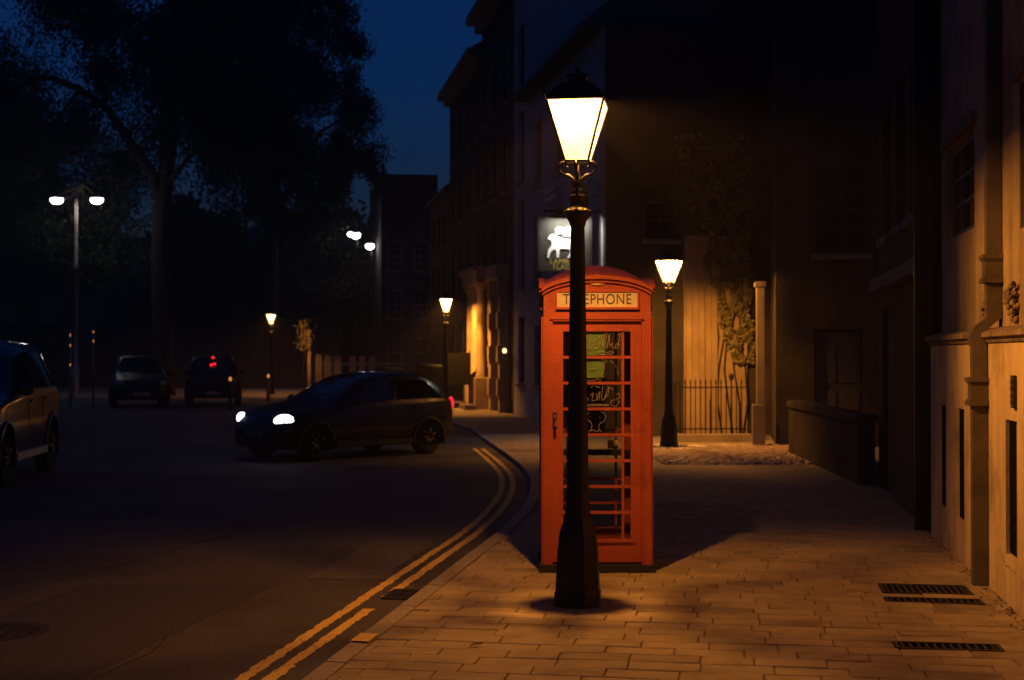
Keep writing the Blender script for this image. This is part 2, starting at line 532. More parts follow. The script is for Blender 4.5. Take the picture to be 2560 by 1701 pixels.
# slabs, 400 x 200, staggered rows; the nearest rows are single pieces
U0, U1 = -2.27 + KW + 0.006, 1.885
GAP = 0.006
near, far = [], MB()
GRATES = [(1.08, 1.71, 10.6, 11.0), (1.06, 1.72, 10.2, 10.4), (0.95, 1.56, 8.6, 8.8)]
def slab_spec():
    specs = []
    row = 0
    v = 2.0
    while v < 17.2:
        x = U0 - random.uniform(0.02, 0.38)
        while x < U1 - 0.02:
            wd = random.choice((0.4, 0.4, 0.4, 0.3, 0.45, 0.4))
            a, b = max(x, U0), min(x + wd, U1)
            if b - a > 0.05:
                cu, cv = (a + b) / 2, v + 0.1
                hit = [g_ for g_ in GRATES if g_[0] < b and a < g_[1] and g_[2] < v + 0.1 < g_[3]]
                if not hit:
                    specs.append((a, b, v, v + 0.2))
                else:
                    if hit[0][0] - a > 0.03: specs.append((a, hit[0][0], v, v + 0.2))
                    if b - hit[0][1] > 0.03: specs.append((hit[0][1], b, v, v + 0.2))
            x += wd
        v += 0.2
        row += 1
    return specs
specs = slab_spec()
def vis_key(s_):
    v = (s_[2] + s_[3]) / 2
    return abs(v - 10.0) if v > 7.3 else 100
specs.sort(key=lambda s_: ((s_[2] if s_[2] > 7.5 else 100 + s_[2]), s_[0]))
cache = {}
def slab_mesh(wd, mi):
    k = (round(wd, 3), mi)
    if k not in cache:
        mb = MB()
        h = wd / 2 - GAP / 2
        mb.box(-h, h, -0.1 + GAP / 2, 0.1 - GAP / 2, -0.05, 0.0, 0.006)
        cache[k] = mb.mesh('paving_slab', ('slab', 'slab_b', 'slab_c')[mi])
    return cache[k]
for i, (a, b, v0, v1) in enumerate(specs):
    mi = random.choice((0, 0, 0, 1, 2))
    zt = random.uniform(-0.004, 0.002)
    if i < 298:
        o = bpy.data.objects.new('paving_slab', slab_mesh(b - a, mi))
        COL.objects.link(o)
        o.parent = pavement
        o.location = uv((a + b) / 2, (v0 + v1) / 2, zt)
        o.rotation_euler = (random.uniform(-.02, .02), random.uniform(-.012, .012), -TH + random.uniform(-.006, .006))
    else:
        tmp = MB().box(a + GAP / 2, b - GAP / 2, v0 + GAP / 2, v1 - GAP / 2, -0.05, zt, 0.006)
        far.add([uv(*p) for p in tmp.v], tmp.f)
tag(far.build('further_paving_slabs', 'slab', pavement), kind='stuff')

# yellow lines (paint, ragged edge) following the kerb
def ribbon(d0, d1, y0, y1, name, m, z, jit=0.006, parent=None):
    pts = arc([p for p in K if -4 <= p[1] < 50], 0.06)
    L0 = offset_line([tuple(p) for p in pts], d0)
    L1 = offset_line([tuple(p) for p in pts], d1)
    mb = MB()
    idx = [i for i, p in enumerate(pts) if y0 <= p.y <= y1]
    vs, fs = [], []
    for k, i in enumerate(idx):
        j0, j1 = random.gauss(0, jit), random.gauss(0, jit)
        vs += [(L0[i][0] + j0, L0[i][1], z), (L1[i][0] + j1, L1[i][1], z)]
        if k:
            fs.append((2 * k - 2, 2 * k - 1, 2 * k + 1, 2 * k))
    mb.add(vs, fs)
    return mb.build(name, m, parent)
ZL = ROAD_Z + 0.004
tag(ribbon(-0.425, -0.35, -3, 27, 'yellow_line', 'yellow', ZL), 'outer yellow line painted along the road edge', None, None, 'structure')
tag(ribbon(-0.275, -0.20, -3, 9.95, 'yellow_line', 'yellow', ZL), 'near length of the inner yellow line, ending at the gully', None, None, 'structure')
tag(ribbon(-0.275, -0.20, 10.35, 27, 'yellow_line', 'yellow', ZL), 'far length of the inner yellow line, beyond the gully', None, None, 'structure')
# yellow blip on the kerb
km = MB()
kx = [Vector(uv(u, v)) for u, v in ((-2.262, 8.28), (-2.145, 8.28), (-2.145, 8.52), (-2.262, 8.52))]
km.add([(p.x, p.y, 0.0085) for p in kx], [(0, 1, 2, 3)])
tag(km.build('kerb_mark', 'yellow_k'), 'yellow paint mark across the kerb top', None, None, 'structure')
# gully grate in the channel
gt = thing('gully_grate', 'iron gully grate in the gutter where the inner yellow line breaks', 'drain', (*uv(-2.40, 10.3)[:2], ROAD_Z), -TH)
MB().box(-0.12, 0.12, -0.2, 0.2, 0.002, 0.006).build('pit', 'dark', gt)
mb = MB()
mb.box(-0.13, -0.105, -0.21, 0.21, 0.001, 0.012); mb.box(0.105, 0.13, -0.21, 0.21, 0.001, 0.012)
mb.box(-0.105, 0.105, -0.21, -0.18, 0.001, 0.012); mb.box(-0.105, 0.105, 0.18, 0.21, 0.001, 0.012)
mb.build('frame', 'iron_rough', gt)
for i in range(7):
    y = -0.155 + i * 0.052
    MB().box(-0.105, 0.105, y - 0.012, y + 0.012, 0.003, 0.011).build('bar', 'iron_rough', gt)
M['asphalt_new'] = mat('asphalt_patch', (0.062, 0.052, 0.042), 0.8, noise=0.5, nscale=80, bump=0.8, bscale=150, detail=8)
M['asphalt_old'] = mat('asphalt_pale_patch', (0.125, 0.105, 0.083), 0.85, noise=0.5, nscale=60, bump=0.9, bscale=120, detail=8)
def road_patch(pts, m, label):
    rr = random.Random(len(label))
    pp = []
    for i in range(len(pts)):
        a, b = Vector(pts[i]), Vector(pts[(i + 1) % len(pts)])
        for k in range(8):
            q = a.lerp(b, k / 8)
            pp.append((q.x + rr.gauss(0, .012), q.y + rr.gauss(0, .012)))
    mb = MB(); mb.add([(x, y, ROAD_Z + .0035) for x, y in pp], [tuple(range(len(pp)))])
    o = mb.build('road_patch', m)
    o.modifiers.new('t', 'TRIANGULATE')
    tag(o, label, None, None, 'structure')
road_patch([uv(-4.9, 7.0)[:2], uv(-3.55, 7.0)[:2], uv(-3.5, 10.6)[:2], uv(-4.95, 10.4)[:2]], 'asphalt_new', 'darker rectangular asphalt repair in the near road')
road_patch([uv(-3.35, 10.9)[:2], uv(-2.75, 11.0)[:2], uv(-2.8, 13.6)[:2], uv(-3.4, 13.5)[:2]], 'asphalt_old', 'paler narrow asphalt repair beside the yellow lines')
mb = MB()
rr = random.Random(4)
for sx_, v0, v1, du in ((-5.6, 6.5, 14, .25), (-3.2, 6.3, 9.5, -.12), (-6.6, 8, 13, -.3)):
    pts = []
    v = v0
    u_ = sx_
    while v < v1:
        p = uv(u_, v); pts.append((p[0], p[1], ROAD_Z + .001))
        v += rr.uniform(.1, .25); u_ += du * .06 + rr.gauss(0, .035)
    mb.tube(pts, [rr.uniform(.003, .007) for _ in pts], 4, False)
tag(mb.build('road_cracks', 'crack'), 'thin wandering cracks in the near asphalt', None, None, 'stuff')
# manhole in the road, left
mh = thing('manhole_cover', 'worn iron manhole cover in the road at the left edge', 'manhole', (-3.3, 9.15, ROAD_Z), 0.1)
MB().lathe([(0.32, 0.0), (0.32, 0.006)], 32).build('rim', 'iron_rough', mh)
mb = MB().lathe([(0.29, 0.006), (0.29, 0.009)], 32)
for i in range(-3, 4):
    for j in range(-3, 4):
        if i * i + j * j < 11:
            mb.box(i * .075 - .024, i * .075 + .024, j * .075 - .024, j * .075 + .024, 0.009, 0.013)
mb.build('lid', 'iron_rough', mh)

# wall gratings in the pavement
for k, (g0, g1, h0, h1) in enumerate(GRATES):
    lab = ('farther cellar grating set in the slabs beside the downpipe', 'nearer cellar grating just below the one by the downpipe',
           'long cellar grating in the foreground slabs at the lower right')[k]
    t = thing('cellar_grating', lab, 'grating', uv(g0, h0), -TH, 'cellar gratings along the right wall')
    L, D = g1 - g0, h1 - h0
    MB().box(0.0, L, 0.0, D, -0.013, -0.011).build('pit', 'dark', t)
    mb = MB()
    f = 0.022
    mb.box(0, L, 0, f, -0.02, 0.004); mb.box(0, L, D - f, D, -0.02, 0.004)
    mb.box(0, f, f, D - f, -0.02, 0.004); mb.box(L - f, L, f, D - f, -0.02, 0.004)
    mb.build('frame', 'iron_rough', t)
    nb = int((L - 2 * f) / 0.045)
    for i in range(nb):
        x = f + (i + 0.5) * (L - 2 * f) / nb
        MB().box(x - 0.007, x + 0.007, f, D - f, -0.018, 0.001).build('bar', 'iron_rough', t)

# cobbled strip by the passage
mb = MB()
for r_ in range(44):
    y = 22.3 + r_ * 0.105
    x = 2.35 + (r_ % 2) * 0.08 + random.uniform(-.02, .02)
    while x < 5.75 - 0.05 * r_ * 0.1:
        wd = random.uniform(0.12, 0.19)
        h = random.uniform(0.012, 0.04)
        tz = random.uniform(-.012, .012)
        b = MB().box(x, x + wd - 0.016, y, y + 0.09, -0.02, h, 0.022)
        vv = [(px, py, pz + tz * (px - x) / wd if pz > 0 else pz) for px, py, pz in b.v]
        mb.add(vv, b.f)
        x += wd
tag(mb.build('cobbles', 'cobble'), 'rounded stone setts lit in front of the passage', 'cobbles', None, 'stuff')

# ------------------------------------------------------------------ buildings
def facade(mb, O, xd, nd, L, z0, z1, openings, depth=0.14):
    """wall face with real openings. O origin, xd along, nd outward; openings (x0,x1,a,b)"""
    O = Vector(O); xd = Vector(xd); nd = Vector(nd)
    xs = sorted({0.0, L} | {q for o_ in openings for q in o_[:2]})
    zs = sorted({z0, z1} | {q for o_ in openings for q in o_[2:4]})
    def P(x, z, d=0.0):
        p = O + xd * x - nd * d
        return (p.x, p.y, O.z + z)
    for i in range(len(xs) - 1):
        for j in range(len(zs) - 1):
            cx, cz = (xs[i] + xs[i + 1]) / 2, (zs[j] + zs[j + 1]) / 2
            if any(o_[0] < cx < o_[1] and o_[2] < cz < o_[3] for o_ in openings):
                continue
            mb.add([P(xs[i], zs[j]), P(xs[i + 1], zs[j]), P(xs[i + 1], zs[j + 1]), P(xs[i], zs[j + 1])], [(0, 1, 2, 3)])
    for x0, x1, a, b in [o_[:4] for o_ in openings]:
        c = [(x0, a), (x1, a), (x1, b), (x0, b)]
        for k in range(4):
            p, q = c[k], c[(k + 1) % 4]
            mb.add([P(*p), P(*q), P(*q, depth), P(*p, depth)], [(0, 1, 2, 3)])
        mb.add([P(x0, a, depth), P(x1, a, depth), P(x1, b, depth), P(x0, b, depth)], [(0, 1, 2, 3)])

def obox(mb, O, xd, nd, x0, x1, d0, d1, z0, z1):
    """box in the frame of a facade; d outward"""
    O = Vector(O); xd = Vector(xd); nd = Vector(nd)
    vs = []
    for z in (z0, z1):
        for x, d in ((x0, d0), (x1, d0), (x1, d1), (x0, d1)):
            p = O + xd * x + nd * d
            vs.append((p.x, p.y, O.z + z))
    mb.add(vs, [(0, 3, 2, 1), (4, 5, 6, 7), (0, 1, 5, 4), (1, 2, 6, 5), (2, 3, 7, 6), (3, 0, 4, 7)])

def window(parent, O, xd, nd, x0, x1, a, b, nx=2, nz=4, fm='frame_w', recess=0.10, bar=0.02, brd=0.05, sill=True, split=False):
    mb = MB()
    r0, r1 = -recess - 0.035, -recess
    obox(mb, O, xd, nd, x0, x0 + brd, r0, r1, a, b)
    obox(mb, O, xd, nd, x1 - brd, x1, r0, r1, a, b)
    obox(mb, O, xd, nd, x0 + brd, x1 - brd, r0, r1, a, a + brd)
    obox(mb, O, xd, nd, x0 + brd, x1 - brd, r0, r1, b - brd, b)
    W, H = x1 - x0 - 2 * brd, b - a - 2 * brd
    for i in range(1, nx):
        x = x0 + brd + W * i / nx
        obox(mb, O, xd, nd, x - bar / 2, x + bar / 2, r0 + 0.003, r1 - 0.004, a + brd, b - brd)
    for j in range(1, nz):
        z = a + brd + H * j / nz
        t = bar * (2.2 if (nz % 2 == 0 and j == nz // 2) else 1)
        obox(mb, O, xd, nd, x0 + brd, x1 - brd, r0 + 0.005, r1 - 0.006, z - t / 2, z + t / 2)
    wn = mb.build('window', fm, parent)
    if split:
        for i in range(nx):
            for j in range(nz):
                p = MB()
                obox(p, O, xd, nd, x0 + brd + W * i / nx + bar / 2, x0 + brd + W * (i + 1) / nx - bar / 2, r0 + .008, r0 + .012,
                     a + brd + H * j / nz + bar / 2, a + brd + H * (j + 1) / nz - bar / 2)
                p.build('pane', 'winglass', wn)
    else:
        p = MB()
        obox(p, O, xd, nd, x0 + brd, x1 - brd, r0 + .006, r0 + .010, a + brd, b - brd)
        p.build('pane', 'winglass', wn)
    if sill:
        s_ = MB()
        obox(s_, O, xd, nd, x0 - 0.06, x1 + 0.06, 0.003, 0.08, a - 0.09, a - 0.003)
        s_.build('sill', 'stone_mid', wn)
    return wn

def house(name, label, A, B, depth, H, wins, wall_m, fm='frame_w', cornice=None, ridge=2.5, roof=True, cat='building',
          nx=2, nz=4, group=None, hip=(0, 0), eave=0.25):
    """front wall runs A->B (outward = right-hand side of A->B turned -90)"""
    A = Vector((*A, 0)); B = Vector((*B, 0))
    L = (B - A).length
    d = (B - A) / L
    t = thing(name, label, cat, A, math.atan2(d.y, d.x), group)
    xd, nd, O = (1, 0, 0), (0, -1, 0), (0, 0, 0)
    mb = MB()
    facade(mb, O, xd, nd, L, -0.05, H, wins)
    facade(mb, (L, 0, 0), (0, 1, 0), (1, 0, 0), depth, -0.05, H, [])
    facade(mb, (0, depth, 0), (0, -1, 0), (-1, 0, 0), depth, -0.05, H, [])
    facade(mb, (L, depth, 0), (-1, 0, 0), (0, 1, 0), L, -0.05, H, [])
    mb.add([(0, 0, H), (L, 0, H), (L, depth, H), (0, depth, H)], [(0, 1, 2, 3)])
    mb.build('wall', wall_m, t)
    for o_ in wins:
        door = o_[2] < 0.3
        if door:
            dm = MB()
            obox(dm, O, xd, nd, o_[0] + .03, o_[1] - .03, -0.13, -0.09, o_[2] + .01, o_[3] - .05)
            for q in range(2):
                for p_ in range(2):
                    hw = (o_[1] - o_[0] - .06) / 2
                    obox(dm, O, xd, nd, o_[0] + .08 + q * hw, o_[0] + hw - .02 + q * hw, -0.09, -0.075, .25 + p_ * .95, 1.05 + p_ * .85)
            dm.build('door', 'frame_d', t)
        else:
            window(t, O, xd, nd, *o_[:4], nx=nx, nz=nz, fm=fm)
    if cornice:
        c = MB()
        for (z0, z1, pr) in cornice:
            obox(c, O, xd, nd, -0.03, L + 0.03, 0.003, pr, z0, z1)
        c.build('cornice', 'stone_mid', t)
    if roof:
        r = MB()
        e = eave
        y0, y1, ym = -e, depth + e, depth / 2
        zb = H + 0.01
        h0, h1 = hip
        pts = [(-0.02, y0, zb), (L + .02, y0, zb), (L + .02, y1, zb), (-0.02, y1, zb), (h0, ym, H + ridge), (L - h1, ym, H + ridge)]
        low = [(x, y, z - 0.12) for x, y, z in pts[:4]]
        r.add(pts + low, [(0, 1, 5, 4), (2, 3, 4, 5), (3, 0, 4), (1, 2, 5), (6, 7, 1, 0), (7, 8, 2, 1), (8, 9, 3, 2), (9, 6, 0, 3), (6, 9, 8, 7)])
        r.build('roof', 'slate', t)
    return t

DT = Vector((-0.163, 0.9866))
N0 = Vector((1.92, 30.0))
def TP(t): return tuple(N0 + DT * t)

# --- the pub: street front runs far -> near
PL = 9.1
pub_w = []
for k in range(3):
    x = 0.9 + k * 2.8
    pub_w += [(x, x + 1.15, 3.55, 5.35), (x, x + 1.15, 6.2, 7.9)]
pub_w += [(1.0, 2.6, 0.9, 2.5), (3.6, 4.7, 0.0, 2.5), (5.8, 7.6, 0.9, 2.5)]
pub = house('public_house', 'rendered corner pub with hanging sign, beside the cobbled passage', TP(PL), TP(0), 6.5, 8.75, pub_w,
            'render_w', fm='frame_d', ridge=3.0, eave=0.45, nz=4)
# its side wall towards the camera: a facing with a sash window, painted paler where the lamp reaches it
sd = Vector((0.9866, 0.163, 0)); snd = Vector((0.163, -0.9866, 0))
side = thing('passage_wall', 'stone flank wall of the pub above the railings, with one sash window', 'wall', (N0.x + 0.02, N0.y - 0.02, 0), 0)
mb = MB()
facade(mb, snd * 0.12, sd, snd, 1.70, -0.05, 8.7, [(0.85, 1.58, 4.15, 5.75)])
obox(mb, (0, 0, 0), sd, snd, 0, 1.70, -0.1, -0.06, 0, 8.6)
mb.build('wall', 'stone_dark', side)
window(side, snd * 0.12, sd, snd, 0.85, 1.58, 4.15, 5.75, nx=2, nz=4, fm='frame_d')
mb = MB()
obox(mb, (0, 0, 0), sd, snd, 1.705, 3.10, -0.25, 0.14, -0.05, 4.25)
mb.build('lit_end_wall', 'stone_pale', side)  # pale stone only as high as the lamplight, light put into colour
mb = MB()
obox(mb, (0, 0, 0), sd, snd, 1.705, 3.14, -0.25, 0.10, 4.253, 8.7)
mb.build('upper_wall', 'stone_dark', side)  # same wall in dark stone, painting the unlit part above
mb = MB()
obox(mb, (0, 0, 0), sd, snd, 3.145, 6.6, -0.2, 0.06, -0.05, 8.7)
mb.build('dark_cover_wall', 'stone_dark', side)  # dark facing added to hide the pale lit pub side
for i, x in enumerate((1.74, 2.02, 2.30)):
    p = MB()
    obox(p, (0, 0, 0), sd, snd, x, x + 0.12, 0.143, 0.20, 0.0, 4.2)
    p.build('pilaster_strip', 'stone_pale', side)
# ivy over the wall end
ivy = thing('ivy', 'ivy hanging over the lit right end of the passage wall', 'ivy', (N0.x + 0.02, N0.y - 0.02, 0), 0)
lv, lf = [], []
rng = random.Random(3)
for i in range(5200):
    zz = rng.uniform(1.55, 6.4)
    left = 2.85 - 0.5 * max(0, min(1, (zz - 1.7) / 1.8)) - 0.9 * max(0, (zz - 3.5) / 2.9)
    x = rng.uniform(left - 0.1, 3.16) + rng.gauss(0, .05)
    if math.sin(x * 13 + zz * 5) + math.sin(zz * 9 - x * 6) < -0.75:
        continue
    d = 0.16 + abs(rng.gauss(0, .06))
    c = sd * x + snd * d + Vector((0, 0, zz))
    e = Euler((rng.uniform(-.9, .9), rng.uniform(-.5, .5), rng.uniform(-1, 1))).to_matrix()
    s_ = rng.uniform(.025, .05)
    q = [(-1, 0, .2), (-.5, 0, -.8), (0, -.25, -1.2), (.5, 0, -.8), (1, 0, .2), (0, 0, .6)]
    b0 = len(lv)
    lv += [tuple(c + e @ (Vector(p) * s_)) for p in q]
    lf.append(tuple(range(b0, b0 + 6)))
mb = MB(); mb.add(lv, lf); mb.build('foliage', 'ivy', ivy)
mb = MB()
for k in range(5):
    x = 3.0 - k * 0.16
    pts = [sd * (x + .1 * math.sin(j * 1.3 + k)) + snd * 0.16 + Vector((0, 0, 0.0 + j * 0.7)) for j in range(9)]
    mb.tube(pts, [0.022 - j * 0.002 for j in range(9)], 6)
mb.build('stem', 'bark', ivy)
# lit pier right of the passage
pier = thing('gate_pier', 'narrow stone gate pier with block base, right of the ivy', 'pier', (4.66, 26.9, 0), -0.1)
MB().box(-0.115, 0.115, -0.16, 0.16, -0.02, 0.78, 0.015).build('base', 'stone_mid', pier)
MB().box(-0.035, 0.105, -0.11, 0.11, 0.78, 3.0).build('shaft', 'stone_mid', pier)
MB().box(-0.07, 0.135, -0.14, 0.14, 3.0, 3.1, 0.02).build('cap', 'stone_mid', pier)
# railings
rail = thing('iron_railing', 'black iron railing with spear tips before the passage wall', 'railing', (3.22, 28.1, 0), R(3))
MB().box(-0.1, 1.5, -0.1, 0.1, -0.02, 0.16, 0.02).build('plinth', 'stone_mid', rail)
MB().box(-0.05, 1.42, -0.015, 0.015, 1.06, 1.085).build('top_rail', 'iron', rail)
MB().box(-0.05, 1.42, -0.015, 0.015, 0.24, 0.265).build('bottom_rail', 'iron', rail)
for i in range(14):
    x = i * 0.102
    mb = MB()
    if i == 11:
        mb.tube([(x, 0, 0.16), (x, 0, 1.2)], 0.02, 8)
        mb.lathe([(0.02, 1.2), (0.05, 1.25), (0.055, 1.31), (0.03, 1.345), (0.0, 1.35)], 12, cx=x)
    else:
        mb.tube([(x, 0, 0.16), (x, 0, 1.15), (x, 0, 1.17), (x, 0, 1.26)], [0.0105, 0.0105, 0.02, 0.001], 6)
    mb.build('bar', 'iron', rail)

# --- pub sign
sg = thing('hanging_sign', 'lit pub sign board of a white lamb bearing a flag', 'sign', (1.115, 30.1, 3.52), 0)
MB().box(-0.53, 0.53, -0.03, 0.03, 0.0, 1.05).build('board', 'sign_bg', sg)
mb = MB()
mb.box(-0.575, -0.533, -0.05, 0.05, -0.04, 1.12); mb.box(0.533, 0.575, -0.05, 0.05, -0.04, 1.12)
mb.box(-0.533, 0.533, -0.05, 0.05, 1.052, 1.12); mb.box(-0.533, 0.533, -0.05, 0.05, -0.04, -0.002)
mb.build('frame', 'plastic', sg)
lamb = [(-.36, .66), (-.335, .70), (-.31, .735), (-.25, .755), (-.20, .745), (-.14, .70), (.0, .655), (.12, .645), (.2, .61), (.255, .55), (.31, .47), (.345, .415),
        (.30, .40), (.275, .43), (.285, .35), (.27, .25), (.22, .25), (.22, .33), (.185, .36), (.13, .29), (.09, .24), (.05, .25), (.10, .33), (.12, .41), (.06, .435), (-.1, .43),
        (-.115, .34), (-.12, .25), (-.175, .25), (-.175, .34), (-.19, .42), (-.25, .415), (-.295, .36), (-.315, .30), (-.33, .24), (-.375, .25), (-.37, .34), (-.345, .43), (-.29, .49), (-.275, .56), (-.285, .62), (-.34, .635)]
MB().prism(lamb, -0.046, -0.031).build('lamb_figure', 'sign_w', sg)
flag = [(-.20, .77), (-.2, .86), (-.14, .90), (-.06, .90), (.0, .86), (.05, .91), (.13, .91), (.16, .85), (.25, .80), (.28, .72), (.25, .665), (.15, .69), (.02, .70), (-.10, .72)]
MB().prism(flag, -0.044, -0.033).build('flag_figure', 'sign_w', sg)
mb = MB()
for x, z, s_ in ((-.12, .745, 1), (.14, .71, .8)):
    mb.prism([(x - .03 * s_, z), (x + .05 * s_, z + .01), (x + .1 * s_, z - .02), (x, z - .025)], -0.048, -0.045)
mb.build('fold', 'sign_bg', sg)
text_mesh('lettering', 'LAMB &', 0.155, 'sign_g', sg, (-0.04, -0.034, 0.165), sx=1.05)['kind'] = 'stuff'
text_mesh('lettering', 'FLAG', 0.155, 'sign_g', sg, (-0.06, -0.034, 0.045), sx=1.05)['kind'] = 'stuff'
mb = MB()
mb.tube([(-0.5, 0, 1.24), (0.85, 0.12, 1.24)], 0.025, 8)
mb.tube([(-0.42, 0, 1.12), (-0.42, 0, 1.24)], 0.012, 6); mb.tube([(0.42, 0, 1.12), (0.42, 0.05, 1.24)], 0.012, 6)
mb.tube([(0.1, .05, 1.24), (0.45, .09, 1.5), (0.85, .12, 1.62)], 0.014, 6)
mb.build('bracket', 'iron', sg)
mb = MB().box(-0.30, 0.5, -0.30, -0.22, 1.06, 1.14)
mb.tube([(-0.2, -0.26, 1.1), (-0.2, 0, 1.16)], 0.01, 6); mb.tube([(0.4, -0.26, 1.1), (0.4, 0, 1.16)], 0.01, 6)
mb.build('lamp_trough', 'iron', sg)
la = bpy.data.lights.new('sign_lamp', 'AREA')
la.shape = 'RECTANGLE'; la.size = 0.8; la.size_y = 0.05; la.energy = 24; la.color = (1.0, 0.95, 0.82)
lo = bpy.data.objects.new('sign_lamp', la)
COL.objects.link(lo); lo.parent = sg
lo.location = (0.1, -0.26, 1.05)
lo.rotation_euler = (R(24), 0, 0)
# name boards on the pub front (illegible)
bx = thing('name_board', 'pair of small pale boards fixed on the pub front above its sign', 'board', (*(Vector(TP(6.0)) + Vector((-.987, -.163)) * 0.02), 5.55), math.atan2(-0.9866, 0.163))
MB().box(-0.2, 1.1, -0.05, -0.01, 0.0, 0.16).build('panel', 'board', bx)
MB().box(-0.2, 1.1, -0.05, -0.01, 0.2, 0.32).build('panel', 'board', bx)
bx = thing('name_board', 'single pale board nearest the lantern on the pub front', 'board', (*(Vector(TP(2.2)) + Vector((-.987, -.163)) * 0.02), 5.45), math.atan2(-0.9866, 0.163))
MB().box(0, 0.9, -0.05, -0.01, 0.0, 0.24).build('panel', 'board', bx)

# --- terrace beyond the pub
def grid_w(x0, step, nn, ww, floors):
    return [(x0 + i * step, x0 + i * step + ww, a, b) for i in range(nn) for a, b in floors]
h1 = house('terrace_house', 'tall narrow pale rendered house joined to the pub', TP(11.4), TP(9.1), 9, 15,
           grid_w(0.75, 2, 1, 1.0, [(0.9, 2.8), (3.6, 6.1), (6.6, 8.6), (9.2, 11.0)]), 'render_w', fm='frame_d', ridge=2)
h2 = house('terrace_house', 'tall dark stone house with deep eaves cornice behind the columned porch', TP(18), TP(11.4), 9, 15,
           grid_w(0.6, 2.0, 3, 1.1, [(0.9, 2.7), (3.7, 5.8), (6.6, 8.4), (9.3, 11.0)]), 'stone_dark', cornice=[(12.5, 12.75, 0.25), (12.75, 13.0, 0.55)], ridge=2, eave=0.05)
h3 = house('terrace_house', 'dark stone house with pitched slate roof beyond the columned porch', TP(27), TP(18), 9, 12.1,
           [(0.9, 2.0, .9, 2.8), (3.2, 4.3, .9, 2.8)] + grid_w(0.9, 2.3, 4, 1.1, [(3.9, 5.8), (6.7, 8.4), (9.2, 10.8)]) + [(6.2, 7.3, 0.0, 2.7)],
           'stone_dark', cornice=[(11.6, 11.8, 0.25), (11.8, 12.05, 0.5)], ridge=2.6, eave=0.3)
h4 = house('terrace_house', 'lower dark house with a steep hipped roof at the far end of the terrace', TP(34), TP(27), 7, 8.4,
           grid_w(0.8, 2.0, 3, 1.1, [(0.9, 2.6), (3.6, 5.4), (6.2, 7.6)]), 'stone_dark', ridge=2.6, hip=(1.6, 0.0))
for h, xx, zz in ((h2, 5.8, 16.2), (h3, 0.6, 13.3), (h3, 8.2, 13.4), (h4, 5.8, 10.3)):
    mb = MB().box(xx - .45, xx + .45, 2.6, 4.6, zz - 2.2, zz + 1.0)
    for q in (-.22, .22):
        for p_ in (3.0, 3.6, 4.2):
            mb.lathe([(.12, zz + 1.0), (.1, zz + 1.4)], 10, cx=xx + q, cy=p_)
    mb.build('chimney', 'stone_dark', h)
# the house facing us where the street bends
h5 = house('stone_house', 'dark flat-topped stone house facing down the street where it bends', (-7.0, 76), (-4.0, 76.5), 9, 11.4,
           grid_w(0.35, 1.4, 2, .8, [(1, 2.6), (3.6, 5.2), (6.2, 7.8)]), 'stone_dark', roof=False)
MB().box(0.0, 0.22, 0.1, 0.32, 11.4, 11.95, .05).build('finial', 'stone_dark', h5)
# porch with columns on house three (lamplit)
po = thing('columned_porch', 'stone porch with pale columns glowing in the lamplight', 'porch', (*TP(16.5), 0), math.atan2(-0.9866, 0.163))
for x in (-1.2, 0.0, 1.2):
    mb = MB()
    mb.box(x - .22, x + .22, -0.62, -0.18, 0.0, 1.0, .02)
    mb.lathe([(.19, 1.0), (.19, 1.08), (.165, 1.12), (.16, 2.0), (.14, 3.7), (.17, 3.76), (.19, 3.84)], 24, cx=x, cy=-0.4)
    mb.box(x - .2, x + .2, -0.6, -0.2, 3.84, 3.92)
    mb.build('column', 'stone_pale', po)
for x in (-1.62, 1.62):
    mb = MB()
    for j in range(9):
        mb.box(x - .16, x + .16, -0.22 - .02 * (j % 2), -0.004, j * .44, j * .44 + .425)
    mb.build('pilaster', 'stone_pale', po)
mb = MB().box(-1.8, 1.8, -0.64, -0.01, 3.97, 4.35)
mb.box(-1.9, 1.9, -0.74, -0.01, 4.35, 4.5)
mb.build('entablature', 'stone_pale', po)
MB().box(-1.9, 1.9, -1.0, -0.64, -0.02, 0.14).build('step', 'stone_mid', po)
# a second, flat pilastered doorway on house two, towards the camera
dw = thing('doorcase', 'quoined stone doorcase just right of the columned porch', 'doorway', (*TP(13.4), 0), math.atan2(-0.9866, 0.163))
for x in (-0.9, 0.9):
    mb = MB()
    for j in range(8):
        pr = .34 if j % 2 else .28
        mb.box(x - .15, x + .15, -pr, -0.004, j * .5, j * .5 + .485)
    mb.build('quoin_pier', 'stone_pale', dw)
MB().box(-1.15, 1.15, -0.42, -0.004, 4.0, 4.4).build('lintel', 'stone_pale', dw)
# dark notice board / hedge planter before the porch
nb = thing('notice_board', 'black board on posts in front of the columned porch', 'board', (-1.75, 45.6, 0), -0.05)
MB().box(-0.42, 0.42, -0.04, 0.04, 0.75, 1.78).build('panel', 'dark', nb)
for x in (-0.38, 0.38):
    MB().tube([(x, 0.06, 0), (x, 0.06, 1.84)], 0.025, 8).build('post', 'iron', nb)
# area railings along the terrace
rl = thing('area_railing', 'dark spiked railing before the terrace by the porch', 'railing', (*(Vector(TP(24.5)) + Vector((-1.6, -.26))), 0), math.atan2(-0.9866, 0.163))
MB().box(0, 9.0, -0.02, 0.02, 1.2, 1.23).build('top_rail', 'iron', rl)
for i in range(52):
    x = 0.05 + i * 0.175
    MB().tube([(x, 0, 0), (x, 0, 1.3), (x, 0, 1.32), (x, 0, 1.42)], [0.011, 0.011, 0.02, 0.001], 5).build('bar', 'iron', rl)
